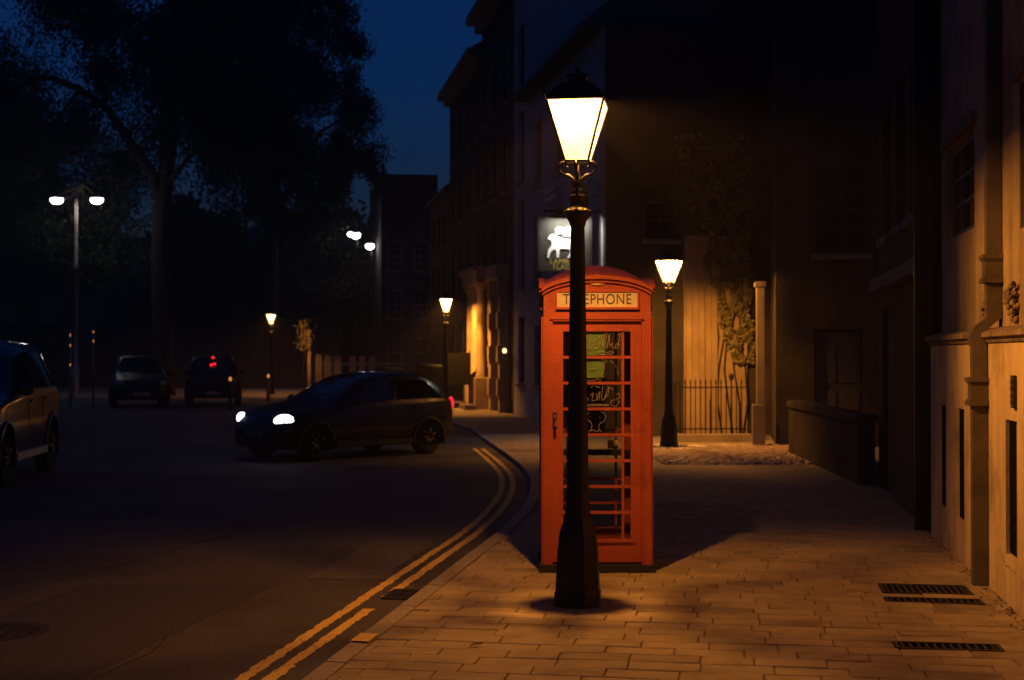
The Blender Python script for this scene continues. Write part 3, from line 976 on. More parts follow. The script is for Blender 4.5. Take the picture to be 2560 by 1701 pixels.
# small lit globe on the terrace wall
gl = thing('wall_globe', 'tiny warm lit globe lamp on the wall of the narrow house', 'lamp', (*(Vector(TP(11.6)) + Vector((-.987, -.163)) * 0.25), 1.72), 0)
MB().lathe([(0.05, 0.0), (0.06, 0.03), (0.03, 0.05)], 12).build('holder', 'iron', gl)
MB().ellipsoid((0, 0, 0.11), (0.06, 0.06, 0.075)).build('globe', 'warm_globe', gl)
mb = MB().tube([(0, 0, 0.02), (0.12, 0.02, -0.05), (0.26, .04, -0.02)], 0.015, 6); mb.build('arm', 'iron', gl)

# --- right-hand side, nearest building (in the pavement frame)
nr = thing('college_building', 'lamplit buff stone building with slit windows along the right edge', 'building', (0, 0, 0), -TH)
xd, nd = Vector((0, -1, 0)), Vector((-1, 0, 0))          # along: towards the camera
VE = 14.12
OL = Vector((1.885, VE, 0)); OU = Vector((1.99, VE, 0))
slits = [(VE - 13.56, VE - 13.15, .33, 1.27), (VE - 12.54, VE - 12.13, .33, 1.27), (VE - 10.34, VE - 9.94, .33, 1.27), (VE - 9.0, VE - 8.6, .33, 1.27), (VE - 7.4, VE - 7.0, .33, 1.27)]
mb = MB()
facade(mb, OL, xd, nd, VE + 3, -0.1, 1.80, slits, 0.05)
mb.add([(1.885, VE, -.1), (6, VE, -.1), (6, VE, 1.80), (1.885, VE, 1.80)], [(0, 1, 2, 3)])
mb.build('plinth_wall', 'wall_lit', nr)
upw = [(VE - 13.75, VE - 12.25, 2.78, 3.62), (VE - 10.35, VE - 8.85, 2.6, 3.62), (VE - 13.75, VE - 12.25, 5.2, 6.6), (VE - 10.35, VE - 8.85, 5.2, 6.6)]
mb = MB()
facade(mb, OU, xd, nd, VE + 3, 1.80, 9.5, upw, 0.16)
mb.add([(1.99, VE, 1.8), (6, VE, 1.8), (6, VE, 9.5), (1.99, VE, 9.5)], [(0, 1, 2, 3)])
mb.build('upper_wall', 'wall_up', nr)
for o_ in slits:
    s_ = MB()
    obox(s_, OL, xd, nd, o_[0] + .015, o_[1] - .015, -0.046, -0.022, o_[2] + .015, o_[3] - .015)
    s_.build('shutter', 'dark', nr)
    s_ = MB()
    obox(s_, OL, xd, nd, o_[1] - .03, o_[1] - .017, -0.0215, -0.002, o_[2] + .02, o_[3] - .02)
    s_.build('jamb', 'stone_mid', nr)
for o_ in upw:
    window(nr, OU, xd, nd, *o_, nx=3, nz=3, fm='frame_d', recess=0.05, bar=0.03, brd=0.06, sill=False, split=True)
    hm = MB()
    obox(hm, OU, xd, nd, o_[0] - .1, o_[1] + .1, 0.003, 0.05, o_[3] + .02, o_[3] + .12)
    hm.build('hood_mould', 'ledge', nr)
# string course: weathered profile
prof = [(2.02, 1.935), (1.90, 1.91), (1.835, 1.885), (1.828, 1.85), (1.86, 1.838), (1.872, 1.81), (1.90, 1.795), (2.02, 1.79)]
mb = MB(); mb.prism(prof, -3, VE + 0.06, axis='y'); mb.build('string_course', 'ledge', nr)
# wall crack
mb = MB()
rc = random.Random(5)
pts = []
yy, zz = 10.55, 0.33
for i in range(16):
    pts.append((1.8858, yy, zz))
    yy -= rc.uniform(.012, .06); zz -= rc.uniform(-.018, .03)
mb.tube(pts, [0.0016 + 0.0022 * rc.random() for _ in pts], 5, False)
mb.build('crack', 'crack', nr)
# carved corbels on the upper wall, a plaque and wall-foot debris
def corbel(label, v, z, s_):
    c = thing('carved_corbel', label, 'carving', uv(1.985, v, z), -TH)
    mb = MB()
    rr = random.Random(int(v * 100))
    for k in range(60):
        t_ = rr.random()
        wv = (.075 - .05 * abs(t_ - .35)) * s_
        out_ = (.075 * math.sin(math.pi * min(1, t_ * .8 + .15)))
        r0 = rr.uniform(.008, .024) * s_
        mb.ellipsoid((-rr.random() * out_, rr.uniform(-1, 1) * wv, (.13 - .26 * t_) * s_ + rr.uniform(-.01, .01)),
                     (r0, r0 * rr.uniform(.7, 1.5), r0 * rr.uniform(.7, 1.6)), 7, 5, Euler((rr.uniform(-1, 1), rr.uniform(-1, 1), 0)).to_matrix())
    mb.build('carving', 'ledge', c)  # dark stone paints in the carving's shadow side
corbel('weathered carved stone ornament on the wall left of the downpipe', 11.45, 2.05, 0.75)
corbel('weathered carved stone ornament on the wall right of the downpipe', 10.45, 2.085, 1.0)
pq = thing('wall_plaque', 'small dark plaque high on the buff plinth at the right edge', 'plaque', uv(1.88, 9.98, 1.36), -TH)
mb = MB().box(-0.02, 0.0, -0.05, 0.05, 0, 0.22, 0.0)
for k in range(4):
    mb.box(-0.026, -0.02, -0.035, 0.035, 0.03 + k * .045, 0.05 + k * .045)
mb.build('plate', 'iron_rough', pq)
mb = MB()
rr = random.Random(9)
for k in range(260):
    v = rr.uniform(6.5, 14); d = abs(rr.gauss(0, .05))
    p = uv(1.872 - d, v)
    s_ = rr.uniform(.003, .010)
    mb.ellipsoid((p[0], p[1], s_ * .4), (s_, s_ * 1.3, s_ * .7), 6, 4)
tag(mb.build('wall_foot_grit', 'mortar'), 'grit and leaf litter along the foot of the right wall', 'debris', None, 'stuff')

# downpipe
dp = thing('downpipe', 'square lead downpipe with moulded boxes on the right wall', 'pipe', uv(0, 11.06, 0), -TH)
hw = 0.054
def pipe_seg(pts, name):
    mb = MB()
    for (u0, z0), (u1, z1) in zip(pts[:-1], pts[1:]):
        vs = []
        for u_, z_ in ((u0, z0), (u1, z1)):
            vs += [(u_ - hw, -hw, z_), (u_ + hw, -hw, z_), (u_ + hw, hw, z_), (u_ - hw, hw, z_)]
        mb.add(vs, [(0, 1, 5, 4), (1, 2, 6, 5), (2, 3, 7, 6), (3, 0, 4, 7), (0, 3, 2, 1), (4, 5, 6, 7)])
    return mb.build(name, 'lead', dp)
pipe_seg([(1.825, 0.0), (1.825, 1.35)], 'lower_pipe')
pipe_seg([(1.825, 1.54), (1.822, 1.775)], 'lower_pipe')
pipe_seg([(1.822, 1.775), (1.80, 1.85), (1.845, 1.93), (1.93, 1.995)], 'offset_bend')
pipe_seg([(1.93, 1.995), (1.93, 2.27)], 'upper_pipe')
pipe_seg([(1.93, 2.45), (1.93, 9.4)], 'upper_pipe')
for u_, z0, z1 in ((1.82, 1.34, 1.55), (1.925, 2.255, 2.465)):
    mb = MB().box(u_ - .065, u_ + .065, -.07, .07, z0 + .03, z1 - .03)
    mb.box(u_ - .085, u_ + .085, -.09, .09, z0, z0 + .03); mb.box(u_ - .085, u_ + .085, -.09, .09, z1 - .03, z1)
    mb.box(u_ - .075, u_ + .075, -.08, .08, z0 + .03, z0 + .045); mb.box(u_ - .075, u_ + .075, -.08, .08, z1 - .045, z1 - .03)
    mb.build('joint_box', 'lead', dp)

# further right-hand buildings
def uvh(name, label, v1, v0, u, depth, H, wins, m, **k):
    return house(name, label, uv(u, v1)[:2], uv(u, v0)[:2], depth, H, wins, m, **k)
r2 = uvh('college_range', 'dim brown stone range just beyond the lamplit right building', 19.5, 14.75, 1.93, 7, 9.5,
         [(0.5, 1.2, .0, 2.3), (2.1, 3.1, 3.2, 4.9), (3.4, 4.4, 3.2, 4.9), (0.6, 1.6, 3.2, 4.9)], 'stone_dark', fm='frame_d', cornice=[(2.55, 2.7, 0.12)], ridge=2)
mb = MB().box(5.02, 5.1, -0.16, 0.0, 0.0, 9.0); mb.build('drainpipe', 'iron', r2)
r3 = house('rear_building', 'unlit building facing down the pavement behind the low walls', (4.98, 26.8), (11, 25.9), 9, 10,
           [(0.7, 1.6, 0.0, 2.2), (2.3, 3.3, 1.0, 2.6), (0.7, 1.7, 3.6, 5.3), (2.5, 3.5, 3.6, 5.3)], 'stone_dark', fm='frame_d', ridge=2)
r4 = house('passage_end_building', 'tall black building closing the passage behind the pier', (3.6, 47), (16, 46), 8, 17,
           [(1, 2, 1, 3), (3, 4, 1, 3), (1, 2, 4.5, 6.5), (3, 4, 4.5, 6.5)], 'stone_dark', fm='frame_d', ridge=2)
for lab, a, b in (('low dark stone wall with coping between the passage and the dim range', (4.72, 24.8), (4.50, 18.9)),):
    A, B = Vector((*a, 0)), Vector((*b, 0))
    L = (B - A).length
    lw = thing('low_wall', lab, 'wall', A, math.atan2((B - A).y, (B - A).x))
    MB().box(0, L, 0.1, 0.32, -0.02, 0.82).build('wall', 'stone_dark', lw)
    ncp = 8
    for k in range(ncp):
        MB().box(k * L / ncp + .006, (k + 1) * L / ncp - .006, 0.06, 0.36, 0.82, 0.93, 0.03).build('coping_stone', 'stone_dark', lw)

# ------------------------------------------------------------------ telephone box
tb = thing('telephone_box', 'red cast-iron telephone box with domed roof behind the lamp post', 'phone box', (0.674, 11.68, 0), 0)
HW, F = 0.428, -0.43
MB().box(-HW - .03, HW + .03, -HW - .03, HW + .03, 0.0, 0.06).build('plinth', 'black_base', tb)
# corner posts with stepped mouldings
for sx in (-1, 1):
    for sy in (-1, 1):
        mb = MB()
        mb.box(*sorted((sx * HW, sx * (HW - .055))), *sorted((sy * HW, sy * (HW - .055))), 0.06, 2.02)
        mb.box(*sorted((sx * (HW - .055), sx * (HW - .075))), *sorted((sy * (HW - .012), sy * (HW - .055))), 0.06, 2.0)
        mb.box(*sorted((sx * (HW - .012), sx * (HW - .055))), *sorted((sy * (HW - .055), sy * (HW - .075))), 0.06, 2.0)
        mb.box(*sorted((sx * (HW + .014), sx * HW)), *sorted((sy * (HW - .02), sy * (HW - .045))), 0.06, 2.02)
        mb.build('corner_post', 'red', tb)
# lintel bands and fascia all round
def arch(x, half, z0, rise):
    return z0 + rise * math.sqrt(max(0, 1 - (x / half) ** 2 * 0.86)) - rise * math.sqrt(0.14)
def gable(half, zbase, z0, rise, nn=24):
    top = [(-half + 2 * half * i / nn, arch(-half + 2 * half * i / nn, half, z0, rise)) for i in range(nn + 1)]
    return [(-half, zbase)] + top + [(half, zbase)]
rot4 = [(Matrix.Rotation(k * math.pi / 2, 4, 'Z')) for k in range(4)]
def put(mb, src, k):
    mb.add([tuple(rot4[k] @ Vector(p)) for p in src.v], src.f)
for k, nm in enumerate(('front', 'right', 'back', 'left')):
    mb = MB()
    s_ = MB().prism([(max(-HW + .062, min(HW - .062, x)), z) for x, z in gable(HW - .004, 2.0, 2.235, 0.165)] if k % 2 else gable(HW - .004, 2.0, 2.235, 0.165), F + .006, F + .06); put(mb, s_, k)
    s_ = MB().box(-HW + .055, HW - .055, F + .014, F + .06, 1.985, 2.02); put(mb, s_, k)
    mb.build('fascia', 'red', tb)
    # projecting arched moulding following the dome edge
    mb = MB()
    nn = 24
    for (h_, dz, d0, d1, th) in ((HW + .012, 0.0, F - .03, F + .01, .030), (HW + .004, -.034, F - .012, F + .01, .022)):
        pts = [(-h_ + 2 * h_ * i / nn, arch(-h_ + 2 * h_ * i / nn, h_, 2.245 + dz, 0.165)) for i in range(nn + 1)]
        polyp = pts + [(x, z - th) for x, z in pts[::-1]]
        tmp = MB()
        for i in range(nn):
            a, b = pts[i], pts[i + 1]
            vs = [(a[0], d0, a[1]), (b[0], d0, b[1]), (b[0], d1, b[1]), (a[0], d1, a[1]), (a[0], d0, a[1] - th), (b[0], d0, b[1] - th), (b[0], d1, b[1] - th), (a[0], d1, a[1] - th)]
            tmp.add(vs, [(0, 1, 2, 3), (4, 7, 6, 5), (0, 4, 5, 1), (3, 2, 6, 7)], True)
        put(mb, tmp, k)
    mb.build('arched_moulding', 'red', tb)
    # sign slot
    fr = MB()
    s_ = MB().box(-.33, .33, F - .012, F + .004, 2.215, 2.232); s_.box(-.33, .33, F - .016, F + .004, 2.078, 2.096)
    s_.box(-.33, -.318, F - .012, F + .004, 2.096, 2.215); s_.box(.318, .33, F - .012, F + .004, 2.096, 2.215)
    put(fr, s_, k)
    sf = fr.build('sign_frame', 'red', tb)
    op = MB(); s_ = MB().box(-.318, .318, F - .004, F + .005, 2.096, 2.215); put(op, s_, k)
    op.build('sign_glass', 'opal', sf)
    vt = MB(); s_ = MB().box(-.315, -.02, F + .001, F + .008, 2.062, 2.070); s_.box(.02, .315, F + .001, F + .008, 2.062, 2.070); put(vt, s_, k)
    vt.build('vent_slot', 'dark', tb)
    e = rot4[k].to_euler()
    p = rot4[k] @ Vector((0, F - .0055, 2.155))
    text_mesh('sign_lettering', 'TELEPHONE', 0.118, 'letter', sf, p, rot=(R(90), 0, e.z), sx=0.80, extr=0.001, space=1.08)
# dome: low vault rising from the four arched edges
mb = MB()
nn = 24
vs, fs = [], []
for j in range(nn + 1):
    for i in range(nn + 1):
        x = (-1 + 2 * i / nn); y = (-1 + 2 * j / nn)
        h_ = HW + .008
        zx = arch(x * h_, h_, 2.245, 0.165); zy = arch(y * h_, h_, 2.245, 0.165)
        zz = max(zx * abs(y) ** 4 + zy * (1 - abs(y) ** 4), zy * abs(x) ** 4 + zx * (1 - abs(x) ** 4))
        dome = 0.085 * (1 - x * x) * (1 - y * y)
        vs.append((x * h_, y * h_, max(zx, zy) * .5 + min(zx, zy) * .5 + dome * 1.2 if max(abs(x), abs(y)) < .98 else (zx if abs(y) > .98 else zy)))
for j in range(nn):
    for i in range(nn):
        fs.append((j * (nn + 1) + i, j * (nn + 1) + i + 1, (j + 1) * (nn + 1) + i + 1, (j + 1) * (nn + 1) + i))
mb.add(vs, fs, True)
mb.build('domed_roof', 'red', tb)
# crown emblem, front
em = MB()
for x, z, rx, rz in ((0, 2.30, .05, .028), (-.035, 2.318, .018, .03), (.035, 2.318, .018, .03), (0, 2.33, .016, .028), (0, 2.275, .055, .012), (-.05, 2.30, .014, .026), (.05, 2.30, .014, .026)):
    em.ellipsoid((x, F + .004, z), (rx, .012, rz), 10, 8)
em.build('crown_emblem', 'emblem', tb)

# glazed faces: door (front) and two sides, back panel
G0, G1 = -.268, .268          # glazed width
Z0, Z1 = .262, 1.905
BX = [(-.268, -.216), (-.196, .196), (.216, .268)]
rowsz = []
pitch = (Z1 - Z0) / 8
for r_ in range(8):
    rowsz.append((Z0 + r_ * pitch + (.011 if r_ else 0), Z0 + (r_ + 1) * pitch - (.011 if r_ < 7 else 0)))
def glazed(k, name, dx):
    fr = MB()
    s_ = MB()
    y0, y1 = F + dx, F + dx + .05
    s_.box(-.352, G0, y0, y1, .075, 1.982); s_.box(G1, .352, y0, y1, .075, 1.982)
    s_.box(G0, G1, y0, y1, Z1, 1.982); s_.box(G0, G1, y0, y1, .075, Z0 - .012)
    # inner stepped moulding
    s_.box(G0 - .03, G0 - .018, y0 - .006, y0, Z0 - .03, Z1 + .012); s_.box(G1 + .018, G1 + .03, y0 - .006, y0, Z0 - .03, Z1 + .012)
    s_.box(G0 - .03, G1 + .03, y0 - .012, y0 + .01, Z0 - .03, Z0 - .004)
    put(fr, s_, k)
    d = fr.build(name, 'red', tb)
    bars = MB(); s_ = MB()
    for q in range(1, 8):
        z = Z0 + q * pitch
        s_.box(G0, G1, y0 + .004, y0 + .036, z - .011, z + .011)
    for q in (-.206, .206):
        s_.box(q - .010, q + .010, y0 + .007, y0 + .033, Z0, Z1)
    put(bars, s_, k)
    bars.build('glazing_bars', 'red', d)
    for a, b in BX:
        for za, zb in rowsz:
            p = MB(); s_ = MB().box(a - .002, b + .002, y0 + .018, y0 + .022, za - .002, zb + .002); put(p, s_, k)
            p.build('pane', 'glass', d)
    return d
door = glazed(0, 'door', .04)
glazed(1, 'side_window', .03)
glazed(3, 'side_window', .03)
glazed(2, 'rear_window', .03)
# handle
hd = MB()
hd.box(-.352, -.318, F + .032, F + .04, 1.135, 1.26)
hd.tube([(-.333, F + .02, 1.245), (-.333, F - .02, 1.235), (-.333, F - .024, 1.20), (-.330, F - .02, 1.165), (-.330, F + .018, 1.155)], [.009, .011, .012, .011, .009], 10)
hd.ellipsoid((-.335, F - .016, 1.232), (.013, .012, .016), 10, 8); hd.ellipsoid((-.331, F - .016, 1.165), (.012, .012, .015), 10, 8)
hd.build('handle', 'chrome', door)
# inside: shelf, telephone, poster in the door glass, notice
MB().box(-.36, .36, .2, .37, 0.88, 0.92).build('shelf', 'phone', tb)
mb = MB().box(-.2, .1, .26, .375, 1.05, 1.62, .02); mb.box(-.3, -.22, .28, .36, 1.2, 1.42, .01)
mb.build('telephone', 'phone', tb)
MB().box(.13, .22, .30, .305, 0.93, 1.0).build('notice', 'notice', tb)
mb = MB().box(-.19, .065, F + .064, F + .067, rowsz[7][0] + .004, rowsz[7][1] - .004); mb.build('poster', 'poster', tb)
mb = MB().box(-.19, .058, F + .064, F + .067, rowsz[6][0] + .03, rowsz[6][1] - .004); mb.build('poster', 'poster', tb)
# scratched scrawls on the panes (x, z in metres from the pane's lower left)
def strokes(name, row, lines, r=0.0022):
    za, zb = rowsz[row]
    W_, H_ = .392, zb - za
    mb = MB()
    for ln in lines:
        pts = [(-.196 + x * W_, F + .055, za + z * H_) for x, z in ln]
        # smooth
        sp = []
        for i in range(len(pts) - 1):
            p0, p1, p2, p3 = [Vector(pts[max(0, min(len(pts) - 1, i + q))]) for q in (-1, 0, 1, 2)]
            for t_ in (0, .25, .5, .75):
                sp.append(0.5 * ((2 * p1) + (-p0 + p2) * t_ + (2 * p0 - 5 * p1 + 4 * p2 - p3) * t_ ** 2 + (-p0 + 3 * p1 - 3 * p2 + p3) * t_ ** 3))
        sp.append(Vector(pts[-1]))
        mb.tube(sp, r, 5)
    mb.build(name, 'scrawl', door)
strokes('scrawl', 7, [
    [(.18, .2), (.2, .55), (.22, .88), (.3, .82), (.26, .58), (.2, .5), (.3, .45), (.3, .25), (.2, .18)],
    [(.34, .22), (.37, .6), (.40, .88), (.36, .8), (.35, .4), (.39, .22)],
    [(.42, .42), (.48, .5), (.46, .62), (.42, .5), (.44, .3), (.52, .3)],
    [(.5, .62), (.62, .86), (.55, .45), (.54, .3), (.6, .55), (.62, .32)],
    [(.62, .3), (.66, .85), (.7, .92), (.68, .5), (.7, .3), (.74, .7), (.75, .85), (.76, .35)],
    [(.76, .4), (.82, .52), (.80, .33), (.88, .36)], [(.94, .85), (.97, .9), (.95, .6), (.92, .35), (.88, .3), (.9, .5), (.97, .42)],
    [(.5, .14), (.6, .18), (.7, .14), (.8, .17), (.84, .1), (.7, .06), (.55, .08), (.5, .14)]])
strokes('scrawl', 6, [
    [(.58, .95), (.64, .92), (.68, .98), (.70, .85), (.65, .82), (.66, .6), (.62, .35), (.56, .2), (.54, .35), (.5, .3), (.52, .1), (.6, .08)],
    [(.5, .08), (.35, .05), (.25, .1), (.2, .3)], [(.35, .55), (.4, .52), (.48, .58)], [(.76, .92), (.84, .8)], [(.87, .7), (.91, .55)], [(.92, .48), (.93, .3)]])
strokes('scrawl', 5, [
    [(.2, .4), (.26, .75), (.3, .45), (.34, .3)], [(.36, .5), (.43, .62), (.4, .3), (.47, .32)], [(.38, .86), (.44, .96), (.5, .9), (.56, .86)],
    [(.5, .6), (.5, .3), (.56, .7), (.55, .3)], [(.62, .95), (.6, .5), (.62, .3), (.7, .6), (.66, .35), (.74, .9), (.72, .4)],
    [(.72, .88), (.8, .82), (.84, .76)], [(.88, .55), (.95, .6), (.96, .45), (.9, .35), (.8, .3), (.78, .15), (.86, .05), (.92, .12), (.95, .3)],
    [(.2, .12), (.5, .14), (.75, .12)], [(.2, .06), (.6, .08), (.75, .06)]])
strokes('scrawl', 4, [
    [(.34, .9), (.29, .75), (.31, .6), (.37, .5), (.4, .35), (.38, .15), (.33, .05)], [(.58, .92), (.66, .85), (.68, .68), (.63, .5), (.56, .42), (.54, .2), (.6, .05)],
    [(.36, .7), (.375, .72)], [(.55, .68), (.57, .70)], [(.34, .06), (.42, .14), (.5, .08), (.55, .15)]])

# ------------------------------------------------------------------ heritage street lamps
def lamp_strokes():
    pass
def make_lamp():
    t = thing('street_lamp', 'x', 'street lamp', (0, 0, 0), 0, 'gas-style lantern street lamps')
    # octagonal pedestal
    mb = MB()
    mb.lathe([(.168, 0), (.168, .09), (.160, .105), (.148, .36), (.132, .49), (.118, .54), (.098, .585), (.088, .62)], 8, smooth=False, ph=R(22.5))
    mb.build('pedestal', 'iron', t)
    mb = MB()
    mb.lathe([(.09, .60), (.081, .68), (.076, .85), (.069, 1.2), (.061, 1.75), (.053, 2.3), (.048, 2.62)], 20)
    mb.build('shaft', 'iron', t)
    mb = MB()
    mb.lathe([(.05, 2.60), (.062, 2.64), (.085, 2.675), (.092, 2.70), (.088, 2.715), (.055, 2.735), (.05, 2.76), (.05, 2.80), (.055, 2.805), (.055, 2.815), (.044, 2.83), (.04, 2.90), (.045, 2.91)], 20)
    for k in range(8):
        a = k * math.pi / 4
        mb.ellipsoid((.082 * math.cos(a), .082 * math.sin(a), 2.706), (.018, .018, .014), 8, 6)
    mb.build('collar', 'iron', t)
    # frog: four curled arms from the collar to the lantern corners
    for k in range(4):
        a = k * math.pi / 2
        c, s_ = math.cos(a), math.sin(a)
        pr = [(.02, 2.90), (.035, 2.935), (.06, 2.955), (.10, 2.965), (.125, 2.99), (.128, 3.02), (.11, 3.045), (.085, 3.05), (.075, 3.035)]
        mb = MB().tube([(r_ * c, r_ * s_, z) for r_, z in pr], [.016, .014, .013, .011, .011, .011, .01, .009, .012], 8)
        mb.ellipsoid((.074 * c, .074 * s_, 3.012), (.011, .011, .011), 8, 6)
        mb.build('frog_arm', 'iron', t)
    MB().tube([(0, 0, 2.9), (0, 0, 3.03)], .011, 8).build('gas_pipe', 'iron', t)
    lan = MB()
    b0, b1, za, zb = .080, .193, 3.052, 3.455
    for sx in (-1, 1):
        for sy in (-1, 1):
            lan.tube([(sx * b0, sy * b0, za), (sx * b1, sy * b1, zb)], [.0085, .0095], 6, False)
    for (b_, z_, r_) in ((b0, za, .0085), (b1, zb + .004, .011)):
        for k in range(4):
            c = [(-b_, -b_), (b_, -b_), (b_, b_), (-b_, b_)]
            p, q = c[k], c[(k + 1) % 4]
            lan.tube([(*p, z_), (*q, z_)], r_, 6, False)
    lan.tube([(-b0, 0, za), (b0, 0, za)], .007, 6, False); lan.tube([(0, -b0, za), (0, b0, za)], .007, 6, False)
    for sx in (-1, 1):
        for sy in (-1, 1):
            lan.tube([(sx * .198, sy * .198, 3.45), (sx * .212, sy * .212, 3.49), (sx * .208, sy * .208, 3.52)], [.008, .01, .004], 6)
    lo_ = lan.build('lantern_frame', 'iron', t)
    e = .0
    for k in range(4):
        cuts = ([(za, 3.345, 'lamppane_m'), (3.345, zb, 'lamppane_d')], [(za, 3.29, 'lamppane_h'), (3.29, zb, 'lamppane')],
                [(za, 3.345, 'lamppane_m'), (3.345, zb, 'lamppane_d')], [(za, 3.36, 'lamppane_m'), (3.36, zb, 'lamppane_d')])[k]
        for c0, c1, pm_ in cuts:  # pane bands added to shape the lamp's pools and shadow wings
            p = MB()
            s_ = MB()
            q0 = b0 + (b1 - b0) * (c0 - za) / (zb - za); q1 = b0 + (b1 - b0) * (c1 - za) / (zb - za)
            s_.add([(-q0, -q0, c0), (q0, -q0, c0), (q1, -q1, c1), (-q1, -q1, c1)], [(0, 1, 2, 3)])
            put(p, s_, k)
            p.build('pane', pm_, lo_)['side'] = k
    p = MB(); p.add([(-b0, -b0, za + .004), (b0, -b0, za + .004), (b0, b0, za + .004), (-b0, b0, za + .004)], [(0, 1, 2, 3)])
    p.build('pane', 'lamppane', lo_)
    # hood (hollow, open below) and vent cap
    hd = MB()
    hd.lathe([(.275, 3.462), (.28, 3.478), (.27, 3.485), (.17, 3.565), (.12, 3.59), (.085, 3.595), (.085, 3.62), (.11, 3.625), (.09, 3.645), (.03, 3.66), (.018, 3.675), (.024, 3.69), (.0, 3.715)], 4, smooth=False, ph=R(45), caps=False)
    hd.build('hood', 'iron', t)
    ld = bpy.data.lights.new('lantern_bulb', 'POINT')
    ld.energy = LAMP_ENERGY
    ld.color = LAMP_COLOR
    ld.shadow_soft_size = 0.03
    lo2 = bpy.data.objects.new('lantern_bulb', ld)
    COL.objects.link(lo2)
    lo2.parent = t
    lo2.location = (0, 0, 3.485)
    return t
lamp1 = make_lamp()
lamps = [((0.452, 9.79), -8, 'nearest black lamp post, its lantern glowing, standing before the telephone box'),
         ((2.90, 26.3), 60, 'lit lantern lamp post right of the telephone box by the passage'),
         ((-2.06, 44.4), 94, 'lit lantern lamp post in front of the columned porch'),
         ((-10.5, 62.0), 98, 'farthest small lit lantern lamp post left of the headlit car')]
for i, ((x, y), a, lab) in enumerate(lamps):
    l = lamp1 if i == 0 else copy_tree(lamp1)
    l.location = (x, y, 0)
    l.rotation_euler = (0, 0, R(a))
    l['label'] = lab
    if i:
        for ch in l.children:
            if ch.type == 'LIGHT':
                ch.data = ch.data.copy()
                ch.data.energy = LAMP_ENERGY * (1.7, 2.3, 0.8)[i - 1]
            for p_ in ch.children:
                if p_.get('side') == 1 and i < 3:
                    p_.material_slots[0].link = 'OBJECT'; p_.material_slots[0].material = M['lamppane']  # clear pane swapped in to throw more light at the walls

# ------------------------------------------------------------------ tall white street lights
def white_light(parent, loc, energy):
    ld = bpy.data.lights.new('street_light_source', 'POINT')
    ld.energy = energy; ld.color = (1.0, 0.86, 0.80); ld.shadow_soft_size = 0.12
    o = bpy.data.objects.new('street_light_source', ld)
    COL.objects.link(o); o.parent = parent; o.location = loc
dl = thing('double_street_light', 'tall twin-armed street light with two white heads at the left', 'street light', (-17.75, 57.9, 0), R(0))
MB().lathe([(.16, 0), (.15, 1.2), (.10, 1.3), (.085, 5.2), (.12, 5.22), (.12, 5.28), (.085, 5.3), (.12, 5.36), (.075, 5.4), (.06, 8.02), (.02, 8.1)], 14).build('pole', 'pole', dl)
MB().tube([(-0.84, 0, 8.14), (-.4, 0, 8.14), (0, 0, 7.98), (.4, 0, 8.14), (.82, 0, 8.14)], .03, 8).build('arm', 'iron', dl)
for x in (-0.8, 0.83):
    hb = MB().ellipsoid((x, 0, 8.14), (.36, .2, .08), 16, 8).build('head', 'iron', dl)
    MB().ellipsoid((x, 0, 8.03), (.26, .17, .17), 16, 10).build('lens', 'white_led', hb)
    white_light(dl, (x, -0.1, 7.7), 9)
for (x, y, z, lab, ax) in ((-8.35, 76, 8.1, 'distant white street light, upper left of the far pair', -0.35), (-7.9, 79, 7.75, 'distant white street light, lower right of the far pair', 0.0)):
    sl = thing('street_light', lab, 'street light', (x, y, 0), 0, 'distant white street lights')
    MB().lathe([(.12, 0), (.11, 1.2), (.07, 1.3), (.05, z + .9)], 10, cx=0.12).build('pole', 'iron', sl)
    MB().tube([(0.12, 0, z + .8), (0.05, 0, z + .85), (0, 0, z + .35)], .025, 6).build('arm', 'iron', sl)
    hb = MB().ellipsoid((0, 0, z + .16), (.24, .24, .10), 14, 8).build('head', 'iron', sl)
    MB().ellipsoid((0, 0, z), (.23, .23, .19), 14, 8).build('lens', 'white_led', hb)
    if ax:
        MB().ellipsoid((-.28, 0, z + .06), (.16, .16, .12), 14, 8).build('lens', 'white_led', hb)
    white_light(sl, (0, -.1, z - .4), 6)

# ------------------------------------------------------------------ cars
def interp(st, x, k):
    """cubic hermite through stations (descending x)"""
    n_ = len(st)
    for i in range(n_ - 1):
        x0, x1 = st[i][0], st[i + 1][0]
        if x1 <= x <= x0:
            break
    t = (x - x0) / (x1 - x0)
    def slope(j):
        if j <= 0: return (st[1][k] - st[0][k]) / (st[1][0] - st[0][0])
        if j >= n_ - 1: return (st[-1][k] - st[-2][k]) / (st[-1][0] - st[-2][0])
        a = (st[j][k] - st[j - 1][k]) / (st[j][0] - st[j - 1][0]); b = (st[j + 1][k] - st[j][k]) / (st[j + 1][0] - st[j][0])
        return 0 if a * b <= 0 else 2 * a * b / (a + b)
    h = x1 - x0
    m0, m1 = slope(i) * h, slope(i + 1) * h
    return (2 * t ** 3 - 3 * t * t + 1) * st[i][k] + (t ** 3 - 2 * t * t + t) * m0 + (-2 * t ** 3 + 3 * t * t) * st[i + 1][k] + (t ** 3 - t * t) * m1

